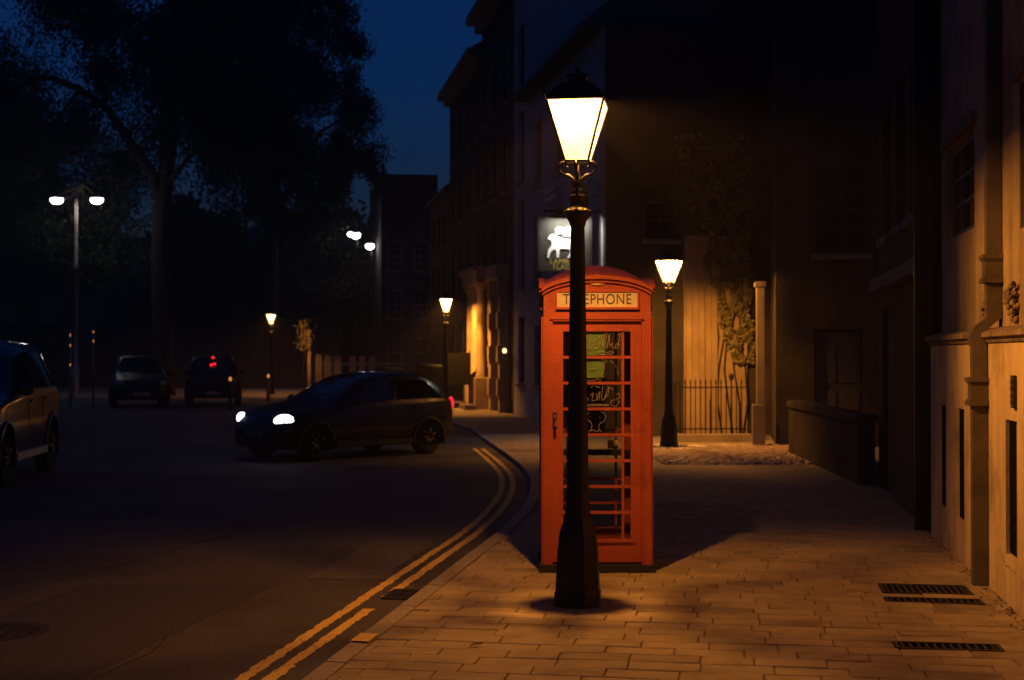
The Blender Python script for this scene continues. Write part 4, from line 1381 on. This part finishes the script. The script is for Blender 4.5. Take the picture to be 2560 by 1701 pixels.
HATCH = [(1.93, .30, .50, .58, .48, .46, .36), (1.88, .22, .60, .69, .66, .64, .50), (1.68, .20, .72, .80, .79, .76, .60), (1.25, .19, .82, .91, .84, .81, .64),
         (0.86, .19, .87, .98, .85, .82, .65), (0.35, .19, .90, 1.24, .85, .82, .62), (-.02, .19, .92, 1.40, .85, .82, .59), (-.5, .19, .94, 1.46, .85, .82, .58),
         (-1.15, .20, .96, 1.43, .85, .82, .57), (-1.55, .22, .97, 1.30, .83, .81, .57), (-1.82, .26, .95, 1.06, .78, .77, .58), (-1.93, .32, .68, .80, .64, .64, .5)]
SUV = [(2.25, .36, .60, .74, .55, .54, .42), (2.2, .28, .74, .86, .76, .74, .58), (1.95, .26, .88, .97, .88, .86, .68), (1.5, .26, .98, 1.07, .92, .90, .72),
       (1.05, .26, 1.03, 1.14, .92, .90, .72), (0.55, .26, 1.05, 1.44, .92, .90, .70), (0.2, .26, 1.07, 1.64, .92, .90, .67), (-.4, .26, 1.08, 1.75, .92, .90, .66),
       (-1.3, .27, 1.09, 1.74, .92, .90, .66), (-1.85, .29, 1.10, 1.66, .91, .89, .65), (-2.12, .33, 1.06, 1.25, .86, .85, .64), (-2.25, .38, .80, .95, .72, .72, .55)]
def sec(st, x):
    zb, zt, zr, ws, wb, wr = [interp(st, x, k) for k in range(1, 7)]
    P4 = (wb, zt); P5 = (wb + (wr - wb) * .85, zt + (zr - zt) * .88)
    return [(0, zb), (ws * .86, zb), (ws * .97, zb + .06), (ws, zb + .16), (ws * 1.012, (zb + zt) * .5), ((ws + wb) / 2 * 1.005, zt - .05), P4, P5, (wr * .88, zr - .012), (wr * .5, zr + .012), (0, zr + .02)]
def wheel(parent, x, y, r, wd, side):
    wh = MB()
    rot = Matrix.Rotation(R(90), 4, 'X')
    def add(dst, prof, sm=True):
        tmp = MB().lathe(prof, 28)
        dst.add([tuple(Vector((x, y, r)) + (rot @ Vector(p))) for p in tmp.v], tmp.f, sm)
    add(wh, [(r * .66, -wd / 2), (r * .93, -wd / 2), (r, -wd / 2 + .03), (r, wd / 2 - .03), (r * .93, wd / 2), (r * .66, wd / 2)])
    w_ = wh.build('wheel', 'tyre', parent)
    rm = MB()
    d = wd / 2 - .012
    ys = y + side * d
    tmp = MB().lathe([(r * .66, -.02), (r * .60, .015), (r * .56, .0)], 28, caps=False)
    rm.add([(x + p[0], ys + side * p[2], r + p[1]) for p in tmp.v], tmp.f, True)
    for k in range(7):
        a = 2 * math.pi * k / 7
        c, s_ = math.cos(a), math.sin(a)
        rm.tube([(x + .03 * c, ys + side * .012, r + .03 * s_), (x + r * .58 * c, ys + side * .004, r + r * .58 * s_)], [.03, .022], 6)
    rm.ellipsoid((x, ys + side * .01, r), (.05, .02, .05), 10, 6)
    rm.build('rim', 'rim', w_)
    return w_
def car(name, label, loc, heading, st, paint, wheels, wr, glass_rng, on=False, tail_on=False, plate=None, step=False, detail=True, group=None, flare='plastic', sx=1.0):
    t = thing(name, label, 'car', loc, heading, group)
    xs0, xs1 = st[0][0], st[-1][0]
    NS = 64
    secs = [(xs0 + (xs1 - xs0) * i / NS, sec(st, xs0 + (xs1 - xs0) * i / NS)) for i in range(NS + 1)]
    vs, fs = [], []
    m = len(secs[0][1])
    ring = 2 * m - 2
    for x, s_ in secs:
        for y, z in s_: vs.append((x, y, z))
        for y, z in s_[-2:0:-1]: vs.append((x, -y, z))
    for i in range(NS):
        for k in range(ring):
            l = (k + 1) % ring
            fs.append((i * ring + k, (i + 1) * ring + k, (i + 1) * ring + l, i * ring + l))
    fs.append(tuple(range(ring)))
    fs.append(tuple(NS * ring + k for k in range(ring))[::-1])
    b = MB(); b.add(vs, fs, True)
    b.build('body', paint, t)
    # glass
    (bx0, bx1, tx0, tx1, pil) = glass_rng
    def side_glass(side, f0, f1, nm):
        g_ = MB(); gv, gf = [], []
        A, B_ = 10, 4
        for i in range(A + 1):
            f = f0 + (f1 - f0) * i / A
            for j in range(B_ + 1):
                q = .10 + .80 * j / B_
                x = (bx0 + (bx1 - bx0) * f) * (1 - q) + (tx0 + (tx1 - tx0) * f) * q
                s_ = sec(st, x)
                y = s_[6][0] * (1 - q) + s_[7][0] * q; z = s_[6][1] * (1 - q) + s_[7][1] * q
                gv.append((x, side * (y + .007), z))
        for i in range(A):
            for j in range(B_):
                gf.append((i * (B_ + 1) + j, (i + 1) * (B_ + 1) + j, (i + 1) * (B_ + 1) + j + 1, i * (B_ + 1) + j + 1))
        g_.add(gv, gf, True)
        g_.build(nm, 'carglass', t)
    for side in (1, -1):
        side_glass(side, 0.0, pil - .02, 'side_window'); side_glass(side, pil + .02, 1.0, 'side_window')
    def top_glass(xa, xb, nm):
        g_ = MB(); gv, gf = [], []
        for i in range(11):
            x = xa + (xb - xa) * i / 10
            s_ = sec(st, x)
            row = [(-s_[8][0] * .97, s_[8][1]), (-s_[9][0], s_[9][1]), (0, s_[10][1]), (s_[9][0], s_[9][1]), (s_[8][0] * .97, s_[8][1])]
            gv += [(x, y, z + .008) for y, z in row]
        for i in range(10):
            for j in range(4):
                gf.append((i * 5 + j, i * 5 + j + 1, (i + 1) * 5 + j + 1, (i + 1) * 5 + j))
        g_.add(gv, gf, True)
        g_.build(nm, 'carglass', t)
    top_glass(bx0 + .02, tx0 - .06, 'windscreen')
    top_glass(tx1 - .15, bx1 - .35 if bx1 - .35 > xs1 + .08 else xs1 + .1, 'rear_window')
    # wheels, arches
    for x in wheels:
        for side in (1, -1):
            wy = sec(st, x)[4][0]
            wheel(t, x, side * (wy - .10), wr, .21, side)
            a_ = MB()
            pts = [(x + (wr + .05) * math.cos(R(q)), side * (wy + .005), wr + (wr + .05) * math.sin(R(q))) for q in range(-20, 201, 11)]
            a_.tube(pts, .03, 6)
            a_.build('arch_flare', flare, t)
            wv = MB()
            tmp = MB().lathe([(wr + .045, 0), (wr + .045, .008)], 28)
            wv.add([(x + p[0], side * (wy + .002 + p[2] * .5), max(wr + p[1], sec(st, x)[0][1] - .02)) for p in tmp.v], tmp.f)
            wv.build('wheel_well', 'dark', t)
    # sills / step, mirrors, handles
    ws = sec(st, 0)[3][0]
    for side in (1, -1):
        s_ = MB()
        z_ = st[4][1] + .03
        s_.box(wheels[1] + wr + .1, (wheels[0] + wheels[1]) / 2 - .01, *sorted((side * (ws - .05), side * (ws + .05))), z_, z_ + .09)
        s_.box((wheels[0] + wheels[1]) / 2 + .01, wheels[0] - wr - .1, *sorted((side * (ws - .05), side * (ws + .05))), z_, z_ + .09)
        s_.build('side_step', 'sill' if step else 'plastic', t)
        mr = MB().ellipsoid((bx0 - .12, side * (ws + .10), sec(st, bx0 - .1)[6][1] + .10), (.07, .11, .075), 12, 8)
        mr.build('mirror', paint, t)
        for x in (-.1, -.95):
            hnd = MB().box(x - .09, x + .09, *sorted((side * (sec(st, x)[5][0] + .004), side * (sec(st, x)[5][0] + .03))), sec(st, x)[5][1] - .05, sec(st, x)[5][1] - .02)
            hnd.build('door_handle', paint, t)
            dm = MB()
            sx_ = x + .18
            ss = sec(st, sx_)
            dm.tube([(sx_, side * (ss[k][0] + .001), ss[k][1]) for k in (3, 4, 5, 6)], .004, 4)
            dm.build('door_seam', 'dark', t)
    # lights
    for side in (1, -1):
        x = xs0 - .21
        s_ = sec(st, x)
        rot = Euler((0, R(38), side * R(-48))).to_matrix()
        hl = MB().ellipsoid((x + .02, side * (s_[6][0] - .13), s_[6][1] - .055), (.10, .19, .145), 16, 10, Euler((0, R(25), side * R(40))).to_matrix())
        ho = hl.build('headlight', 'head' if on else 'headdim', t)
        hc = MB().ellipsoid((x - .20, side * (s_[6][0] + .005), s_[6][1] + .01), (.10, .035, .04), 12, 8, Euler((0, R(15), side * R(-20))).to_matrix())
        hc.build('lens_tip', 'headdim', ho)
        x = xs1 + .10
        s_ = sec(st, x)
        MB().ellipsoid((x, side * (s_[6][0] - .03), s_[6][1] - .04), (.06, .05, .11), 12, 8).build('tail_light', 'tail' if tail_on else 'taildim', t)
    gr = MB().box(xs0 - .02, xs0 + .012, -.4, .4, st[0][1] + .0, st[0][1] + .12)
    gr.build('grille', 'plastic', t)
    for xx, dirn in ((xs0 + .02, 1), (xs1 - .02, -1)):
        pl = MB().box(xx - .008, xx + .008, -.26, .26, .42, .53).build('number_plate', 'plate', t)
        if plate:
            text_mesh('plate_text', plate, .085, 'letter', pl, (xx + dirn * .0095, 0, .475), rot=(R(90), 0, dirn * R(90)), extr=.0008)
    return t
def hd_ang(dx, dy): return math.atan2(dy, dx)
hatch = car('hatchback_car', 'dark blue hatchback with blazing white headlights turning in the road', (-2.95, 25.3, ROAD_Z), hd_ang(-.72, -.69), HATCH, 'car_blue', (1.25, -1.2), .30,
            (0.62, -1.62, -.02, -1.28, .48), on=True, tail_on=True, plate='LD05 KFA')
suv = car('sport_utility_car', 'graphite car with pale side step and glinting wheel arches at the left edge', (-7.82, 20.3, ROAD_Z), hd_ang(.10, -.995), SUV, 'car_silver', (1.36, -1.36), .36,
          (0.8, -2.0, .18, -1.72, .45), step=True, flare='car_silver')
suv.scale = (1.0, 1.0, 1.13)
vn = car('parked_car', 'tall dark parked car with glints along its roof, left of the tree trunk', (-13.0, 49.5, ROAD_Z), hd_ang(.30, -.95), SUV, 'car_black', (1.36, -1.36), .36,
         (0.8, -2.0, .18, -1.72, .45), group='dark cars parked across the road')
c3 = car('parked_car', 'black parked car with small red lights, right of the tree trunk', (-10.6, 50.5, ROAD_Z), hd_ang(-.2, .98), SUV, 'car_black', (1.36, -1.36), .36,
         (0.8, -2.0, .18, -1.72, .45), tail_on=False, group='dark cars parked across the road')
for p in ((0.0, 1.68), (0.06, 1.43), (-.05, 1.46)):
    MB().ellipsoid((-2.12, p[0], p[1]), (.03, .055, .045), 10, 6).build('brake_light', 'tail', c3)
c4 = car('parked_car', 'dark low car parked behind the graphite car at the left', (-15.2, 40.5, ROAD_Z), hd_ang(-.15, .98), HATCH, 'car_black', (1.25, -1.2), .30,
         (0.62, -1.62, -.02, -1.28, .48), group='dark cars parked across the road')
# roof glints: chrome roof bar and feet on the tall parked car
for k in range(4):
    MB().ellipsoid((-1.0 + k * .52, .62, 1.80), (.07, .03, .03), 8, 6).build('roof_bar_foot', 'chrome', vn)
MB().tube([(-1.1, .62, 1.83), (.65, .62, 1.78)], .018, 6).build('roof_bar', 'chrome', vn)

# slim posts by the far crossing, amber glints made as glowing spots
for lab, x, y, zs in (('thin post with painted amber glints, left of a pair by the parked cars', -14.9, 48.0, (2.5, 2.15, 1.5)),
                      ('thin post with painted amber glints, right of a pair by the parked cars', -14.3, 48.6, (2.62, 2.3))):
    t = thing('marker_post', lab, 'post', (x, y, ROAD_Z), 0, 'thin marker posts across the road')
    MB().tube([(0, 0, 0), (0, 0, zs[0] + .15)], .03, 8).build('post', 'pole', t)
    for z in zs:
        MB().ellipsoid((0, -.03, z - .06), (.02, .02, .045), 8, 6).build('glint_spot', 'amber', t)  # emissive spot stands for a glint on the post
for lab, x, y in (('short bollard with a glowing amber spot just left of the headlights', -9.0, 45.5), ('short bollard with a glowing amber spot by the far pavement', -8.9, 52.0)):
    t = thing('bollard', lab, 'bollard', (x, y, ROAD_Z), 0, 'bollards with amber spots')
    MB().lathe([(.07, 0), (.07, .9), (.05, 1.0)], 12).build('post', 'iron', t)
    MB().ellipsoid((0, -.05, 1.0), (.05, .04, .07), 8, 6).build('light', 'amber', t)  # small glowing amber spot near the top

# ------------------------------------------------------------------ far wall, piers, fence
cw = thing('boundary_wall', 'long low dark stone wall beyond the parked cars', 'wall', (-75, 74, 0), 0)
MB().box(0, 66, 0, .5, -.02, 2.85).build('wall', 'stone_dark', cw)
MB().box(0, 66, -.12, .62, 2.85, 3.02, .03).build('coping', 'stone_dark', cw)
gp = thing('gate_post', 'slim lamplit pale post overgrown with twigs, left of the far fence', 'post', (-9.15, 64.2, 0), 0)
MB().box(-.07, .07, -.07, .07, -.02, 2.75, .02).build('post', 'stone_pale', gp)
MB().box(-.10, .10, -.10, .10, 2.75, 2.83, .02).build('cap', 'stone_mid', gp)
bs = thing('creeper', 'sparse creeper beside the slim lamplit post', 'plant', (-9.45, 64.1, 0), 0)
lv, lf = [], []
rng = random.Random(11)
for i in range(420):
    zz = 1.9 + rng.random() * 1.5
    x = rng.gauss(0.0, .16) + .2 - abs(zz - 2.5) * .1; y = rng.gauss(0, .12)
    s_ = rng.uniform(.025, .05)
    e = Euler((rng.uniform(-1, 1), rng.uniform(-1, 1), rng.uniform(0, 6))).to_matrix()
    b0 = len(lv)
    lv += [tuple(Vector((x, y, zz)) + e @ (Vector(p) * s_)) for p in ((-1, 0, 0), (0, 0, -1.4), (1, 0, 0), (0, 0, 1))]
    lf.append((b0, b0 + 1, b0 + 2, b0 + 3))
mb = MB(); mb.add(lv, lf); mb.build('foliage', 'ivy', bs)
mb = MB().tube([(.1, 0, 0), (.05, 0, 1), (.12, .02, 2), (.0, 0, 3.2)], [.03, .025, .02, .008], 6); mb.tube([(.1, 0, 2), (-.25, 0, 2.5), (-.35, 0, 2.2)], [.015, .01, .006], 5); mb.build('stem', 'bark', bs)
fe = thing('board_fence', 'lamplit fence of round-topped boards behind the headlit car', 'fence', (-8.95, 64.4, 0), R(4))
for k in range(6):
    wd = .34 if k < 3 else .30
    x = k * .44 + (0.0 if k < 3 else .25)
    top = 1.72 - (.05 if k else 0)
    pl = [(x, 0), (x + wd, 0), (x + wd, top - .1)] + [(x + wd / 2 + wd / 2 * math.cos(R(a)), top - .1 + .12 * math.sin(R(a))) for a in range(15, 180, 20)] + [(x, top - .1)]
    MB().prism(pl, 0, .05).build('board', 'stone_mid', fe)
MB().box(-.02, 4.3, .053, .11, .4, .5).build('rail', 'stone_mid', fe)
MB().box(-.02, 4.3, .053, .11, 1.25, 1.35).build('rail', 'stone_mid', fe)

# far buildings, left
fb = house('far_college', 'long unlit building far behind the trees at the left', (-52, 98), (-24, 98), 10, 7.2,
           [(1.5 + i * 3, 2.9 + i * 3, a, b) for i in range(9) for a, b in ((1, 2.8), (4, 5.8))], 'stone_dark', fm='frame_d', ridge=3.0)
fb2 = house('far_college', 'taller unlit building far behind, left of the street bend', (-24, 104), (-7.0, 104), 10, 9.0,
            [(1.2 + i * 3, 2.4 + i * 3, a, b) for i in range(5) for a, b in ((1, 2.8), (4, 5.8))], 'stone_dark', fm='frame_d', ridge=2.5)

# ------------------------------------------------------------------ trees
def tree(name, label, base, trunk, limbs, clumps, leaf_n, leaf_m, seed, leaf_s=(.06, .13), group='trees across the road'):
    rg = random.Random(seed)
    t = thing(name, label, 'tree', base, 0, group)
    mb = MB()
    mb.tube([p for p, r_ in trunk], [r_ for p, r_ in trunk], 12)
    for lm in limbs:
        mb.tube([p for p, r_ in lm], [r_ for p, r_ in lm], 8)
    mb.build('trunk', 'bark', t)
    # twigs + leaves
    tv = MB()
    lv, lf = [], []
    nodes = [Vector(p) for lm in limbs for p, r_ in lm] + [Vector(p) for p, r_ in trunk[len(trunk) // 2:]]
    wsum = sum(c[4] for c in clumps)
    for (cx, cy, cz, rad, wgt) in clumps:
        cen = Vector((cx, cy, cz))
        nr_ = min(nodes, key=lambda q: (q - cen).length)
        tv.tube([nr_, nr_.lerp(cen, .55) + Vector((0, 0, rad * .15)), cen], [.06, .035, .012], 5)
        subs = []
        for k in range(max(3, int(9 * wgt))):
            d = Vector((rg.gauss(0, 1), rg.gauss(0, .8), rg.gauss(0, 1))).normalized() * rad * rg.uniform(.45, 1.05)
            e_ = cen + d
            mid = cen + d * .5 + Vector((0, 0, rad * .12))
            tv.tube([cen, mid, e_, e_ + Vector((d.x * .12, d.y * .1, -rad * rg.uniform(.1, .35)))], [.02, .013, .007, .003], 4)
            subs.append(e_); subs.append(mid)
        nl = int(leaf_n * wgt / wsum)
        for k in range(nl):
            sp = rg.choice(subs)
            p = sp + Vector((rg.gauss(0, .36), rg.gauss(0, .36), rg.gauss(-.1, .36))) * rad * .8
            s_ = rg.uniform(*leaf_s)
            e = Euler((rg.uniform(0, 6.3), rg.uniform(0, 6.3), rg.uniform(0, 6.3))).to_matrix()
            b0 = len(lv)
            lv += [tuple(p + e @ (Vector(q) * s_)) for q in ((-1, 0, 0), (0, -.62, .12), (1.1, 0, 0), (0, .62, .12))]
            lf.append((b0, b0 + 1, b0 + 2, b0 + 3))
    tv.build('twigs', 'bark', t)
    mb = MB(); mb.add(lv, lf); mb.build('crown', leaf_m, t)
    return t
# main tree: centred on its trunk at px 418
def q3(px, py, dy=0.0, s_=59.0, bx_=-14.6):
    return ((px - 1280) / s_ - bx_, dy, 1.72 + (887 - py) / s_)
trunk = [(q3(412, 1000), .56), (q3(411, 940), .46), (q3(408, 800), .42), (q3(404, 640), .40), (q3(408, 520), .38), (q3(420, 420), .33), (q3(430, 300), .27), (q3(438, 150), .2), (q3(446, -60), .13), (q3(455, -250), .06)]
limbs = [
    [(q3(408, 520), .26), (q3(383, 430, -.3), .24), (q3(345, 372, -.6), .21), (q3(314, 326, -.8), .19), (q3(285, 281, -1), .17), (q3(225, 240, -1.3), .15), (q3(163, 216, -1.6), .13), (q3(60, 214, -2), .10), (q3(-60, 230, -2.2), .06)],
    [(q3(285, 281, -1), .12), (q3(262, 180, -1), .10), (q3(245, 60, -.8), .07), (q3(230, -90), .04)],
    [(q3(420, 420), .2), (q3(405, 330, .5), .17), (q3(398, 230, .8), .14), (q3(380, 120, 1), .10), (q3(350, -40, 1.4), .06)],
    [(q3(440, 330), .17), (q3(520, 250, .8), .14), (q3(600, 200, 1.2), .1), (q3(690, 130, 1.6), .07)],
    [(q3(383, 445, -.3), .08), (q3(340, 462, -.6), .06), (q3(285, 448, -1), .04), (q3(230, 470, -1), .02)],
    [(q3(410, 480), .14), (q3(480, 400, -.5), .11), (q3(560, 340, -.9), .08), (q3(640, 320, -1), .05)],
    [(q3(225, 240, -1.3), .09), (q3(180, 310, -1.6), .06), (q3(120, 370, -1.8), .04)],
]
rg = random.Random(21)
cl = []
for i in range(95):
    px = rg.uniform(-140, 600); py = rg.uniform(-320, 330)
    cl.append((*q3(px, py, rg.uniform(-3.5, 3.5)), rg.uniform(1.0, 1.9), rg.uniform(.7, 1.2)))
for i in range(40):
    px = rg.uniform(420, 690); py = rg.uniform(-250, 420)
    cl.append((*q3(px, py, rg.uniform(-2, 3.5)), rg.uniform(1.0, 1.8), 1.4))
for i in range(46):
    px = rg.uniform(-120, 360); py = rg.uniform(280, 640)
    cl.append((*q3(px, py, rg.uniform(.5, 4)), rg.uniform(1.0, 1.7), .5))
tree('plane_tree', 'large spreading tree with a forked dark trunk at the left', (-14.6, 60, 0), trunk, limbs, cl, 150000, 'leaf', 31, (.045, .105))
# second tree to the right and behind
def q4(px, py, dy=0.0, s_=47.4, bx_=-12.8):
    return ((px - 1280) / s_ - bx_, dy, 1.72 + (887 - py) / s_)
trunk = [(q4(674, 975), .45), (q4(674, 800), .38), (q4(680, 600), .34), (q4(690, 400), .27), (q4(705, 200), .2), (q4(720, 0), .12), (q4(725, -160), .05)]
limbs = [[(q4(682, 560), .2), (q4(740, 430), .15), (q4(800, 330), .1), (q4(880, 280), .05)],
         [(q4(695, 360), .16), (q4(760, 230), .12), (q4(830, 120), .07), (q4(900, 40), .03)],
         [(q4(685, 500), .18), (q4(600, 400), .13), (q4(540, 300), .08)],
         [(q4(690, 620), .12), (q4(780, 520), .09), (q4(860, 420), .05)]]
cl = []
for i in range(75):
    px = rg.uniform(500, 800); py = rg.uniform(-150, 560)
    cl.append((*q4(px, py, rg.uniform(-3, 3)), rg.uniform(1.0, 1.9), 1.2))
for i in range(40):
    a = rg.uniform(-1.5, 1.6)
    py = 240 - 330 * math.sin(a); px = 735 + 165 * math.cos(a) * rg.uniform(.75, 1.0)
    cl.append((*q4(px, py, rg.uniform(-3, 3)), rg.uniform(.7, 1.1), .6))
for i in range(14):
    cl.append((*q4(rg.uniform(820, 925), rg.uniform(380, 470), rg.uniform(-3, 3)), rg.uniform(.6, 1.0), .5))
tree('lime_tree', 'dense tall tree whose ragged crown meets the open blue sky', (-12.8, 75, 0), trunk, limbs, cl, 95000, 'leaf', 32, (.05, .12))
def q5(px, py, dy=0.0, s_=44.0, bx_=-27.5):
    return ((px - 1280) / s_ - bx_, dy, 1.72 + (887 - py) / s_)
trunk = [(q5(70, 965), .4), (q5(72, 800), .33), (q5(76, 650), .28), (q5(80, 480), .2), (q5(85, 300), .1)]
limbs = [[(q5(75, 660), .18), (q5(130, 560), .12), (q5(200, 480), .06)], [(q5(76, 600), .16), (q5(10, 500), .1), (q5(-60, 420), .05)]]
cl = []
for i in range(60):
    a = rg.uniform(0, 6.28); rr_ = math.sqrt(rg.random())
    cl.append((*q5(75 + 250 * rr_ * math.cos(a), 470 + 230 * rr_ * math.sin(a), rg.uniform(-3, 3)), rg.uniform(1.1, 2.0), 1.0))
tree('ash_tree', 'smaller dark tree behind the twin-armed street light', (-27.5, 80, 0), trunk, limbs, cl, 45000, 'leaf_d', 33, (.06, .13))
# dense evergreens filling below
for k, (px, top, wdt, lab) in enumerate(((490, 500, 130, 'dense dark evergreen left of the farthest lantern'), (640, 470, 150, 'dense dark evergreen above the farthest lantern'),
                                         (800, 500, 140, 'dense dark evergreen above the headlit car'), (905, 560, 100, 'dense dark evergreen against the bend house'))):
    s_ = 43.0
    Xc = (px - 1280) / s_
    H_ = 1.72 + (887 - top) / s_
    Rw = wdt / s_
    cl = []
    for i in range(46):
        f = rg.random()
        rr_ = Rw * (0.35 + .75 * math.sin(math.pi * min(1, f * .85 + .12)))
        a = rg.uniform(0, 6.28)
        cl.append((rr_ * .75 * math.cos(a), rr_ * .6 * math.sin(a), 1.2 + f * (H_ - 2.0), rg.uniform(.9, 1.4), 1.0))
    tree('evergreen_tree', lab, (Xc, 82 + k * 1.2, 0), [((0, 0, 0), .35), ((0, 0, H_ * .5), .25), ((0.1, 0, H_ * .92), .06)], [], cl, 15000, 'leaf_d', 50 + k, (.12, .24), 'evergreens behind the wall')

# one fallen leaf on the slabs
lf_ = thing('fallen_leaf', 'small curled dry leaf on the slabs near the kerb', 'leaf', (-0.21, 8.4, 0.006), 0.4)
mb = MB(); mb.add([(-.04, 0, .004), (-.01, -.022, .012), (.035, -.004, .006), (.05, .006, .016), (.0, .022, .014)], [(0, 1, 2, 4), (2, 3, 4)])
mb.build('blade', 'leaf_dry', lf_)

# ------------------------------------------------------------------ added air volume for lamp glow and lifted blacks
HZ = MB().box(-90, 60, -20, 130, -1.2, 32.0)
hz = HZ.build('glow_volume', None)
hm_ = bpy.data.materials.new('glow_air')
hm_.use_nodes = True
ht = hm_.node_tree
ht.nodes.clear()
ho_ = ht.nodes.new('ShaderNodeOutputMaterial')
pv = ht.nodes.new('ShaderNodeVolumePrincipled')
pv.inputs['Color'].default_value = (0.9, 0.9, 0.92, 1)
pv.inputs['Density'].default_value = 0.0014
pv.inputs['Anisotropy'].default_value = 0.35
ht.links.new(pv.outputs[0], ho_.inputs['Volume'])
hz.data.materials.append(hm_)
tag(hz, 'thin air volume added for the glow around the lanterns', 'glow_volume', None, 'stuff')
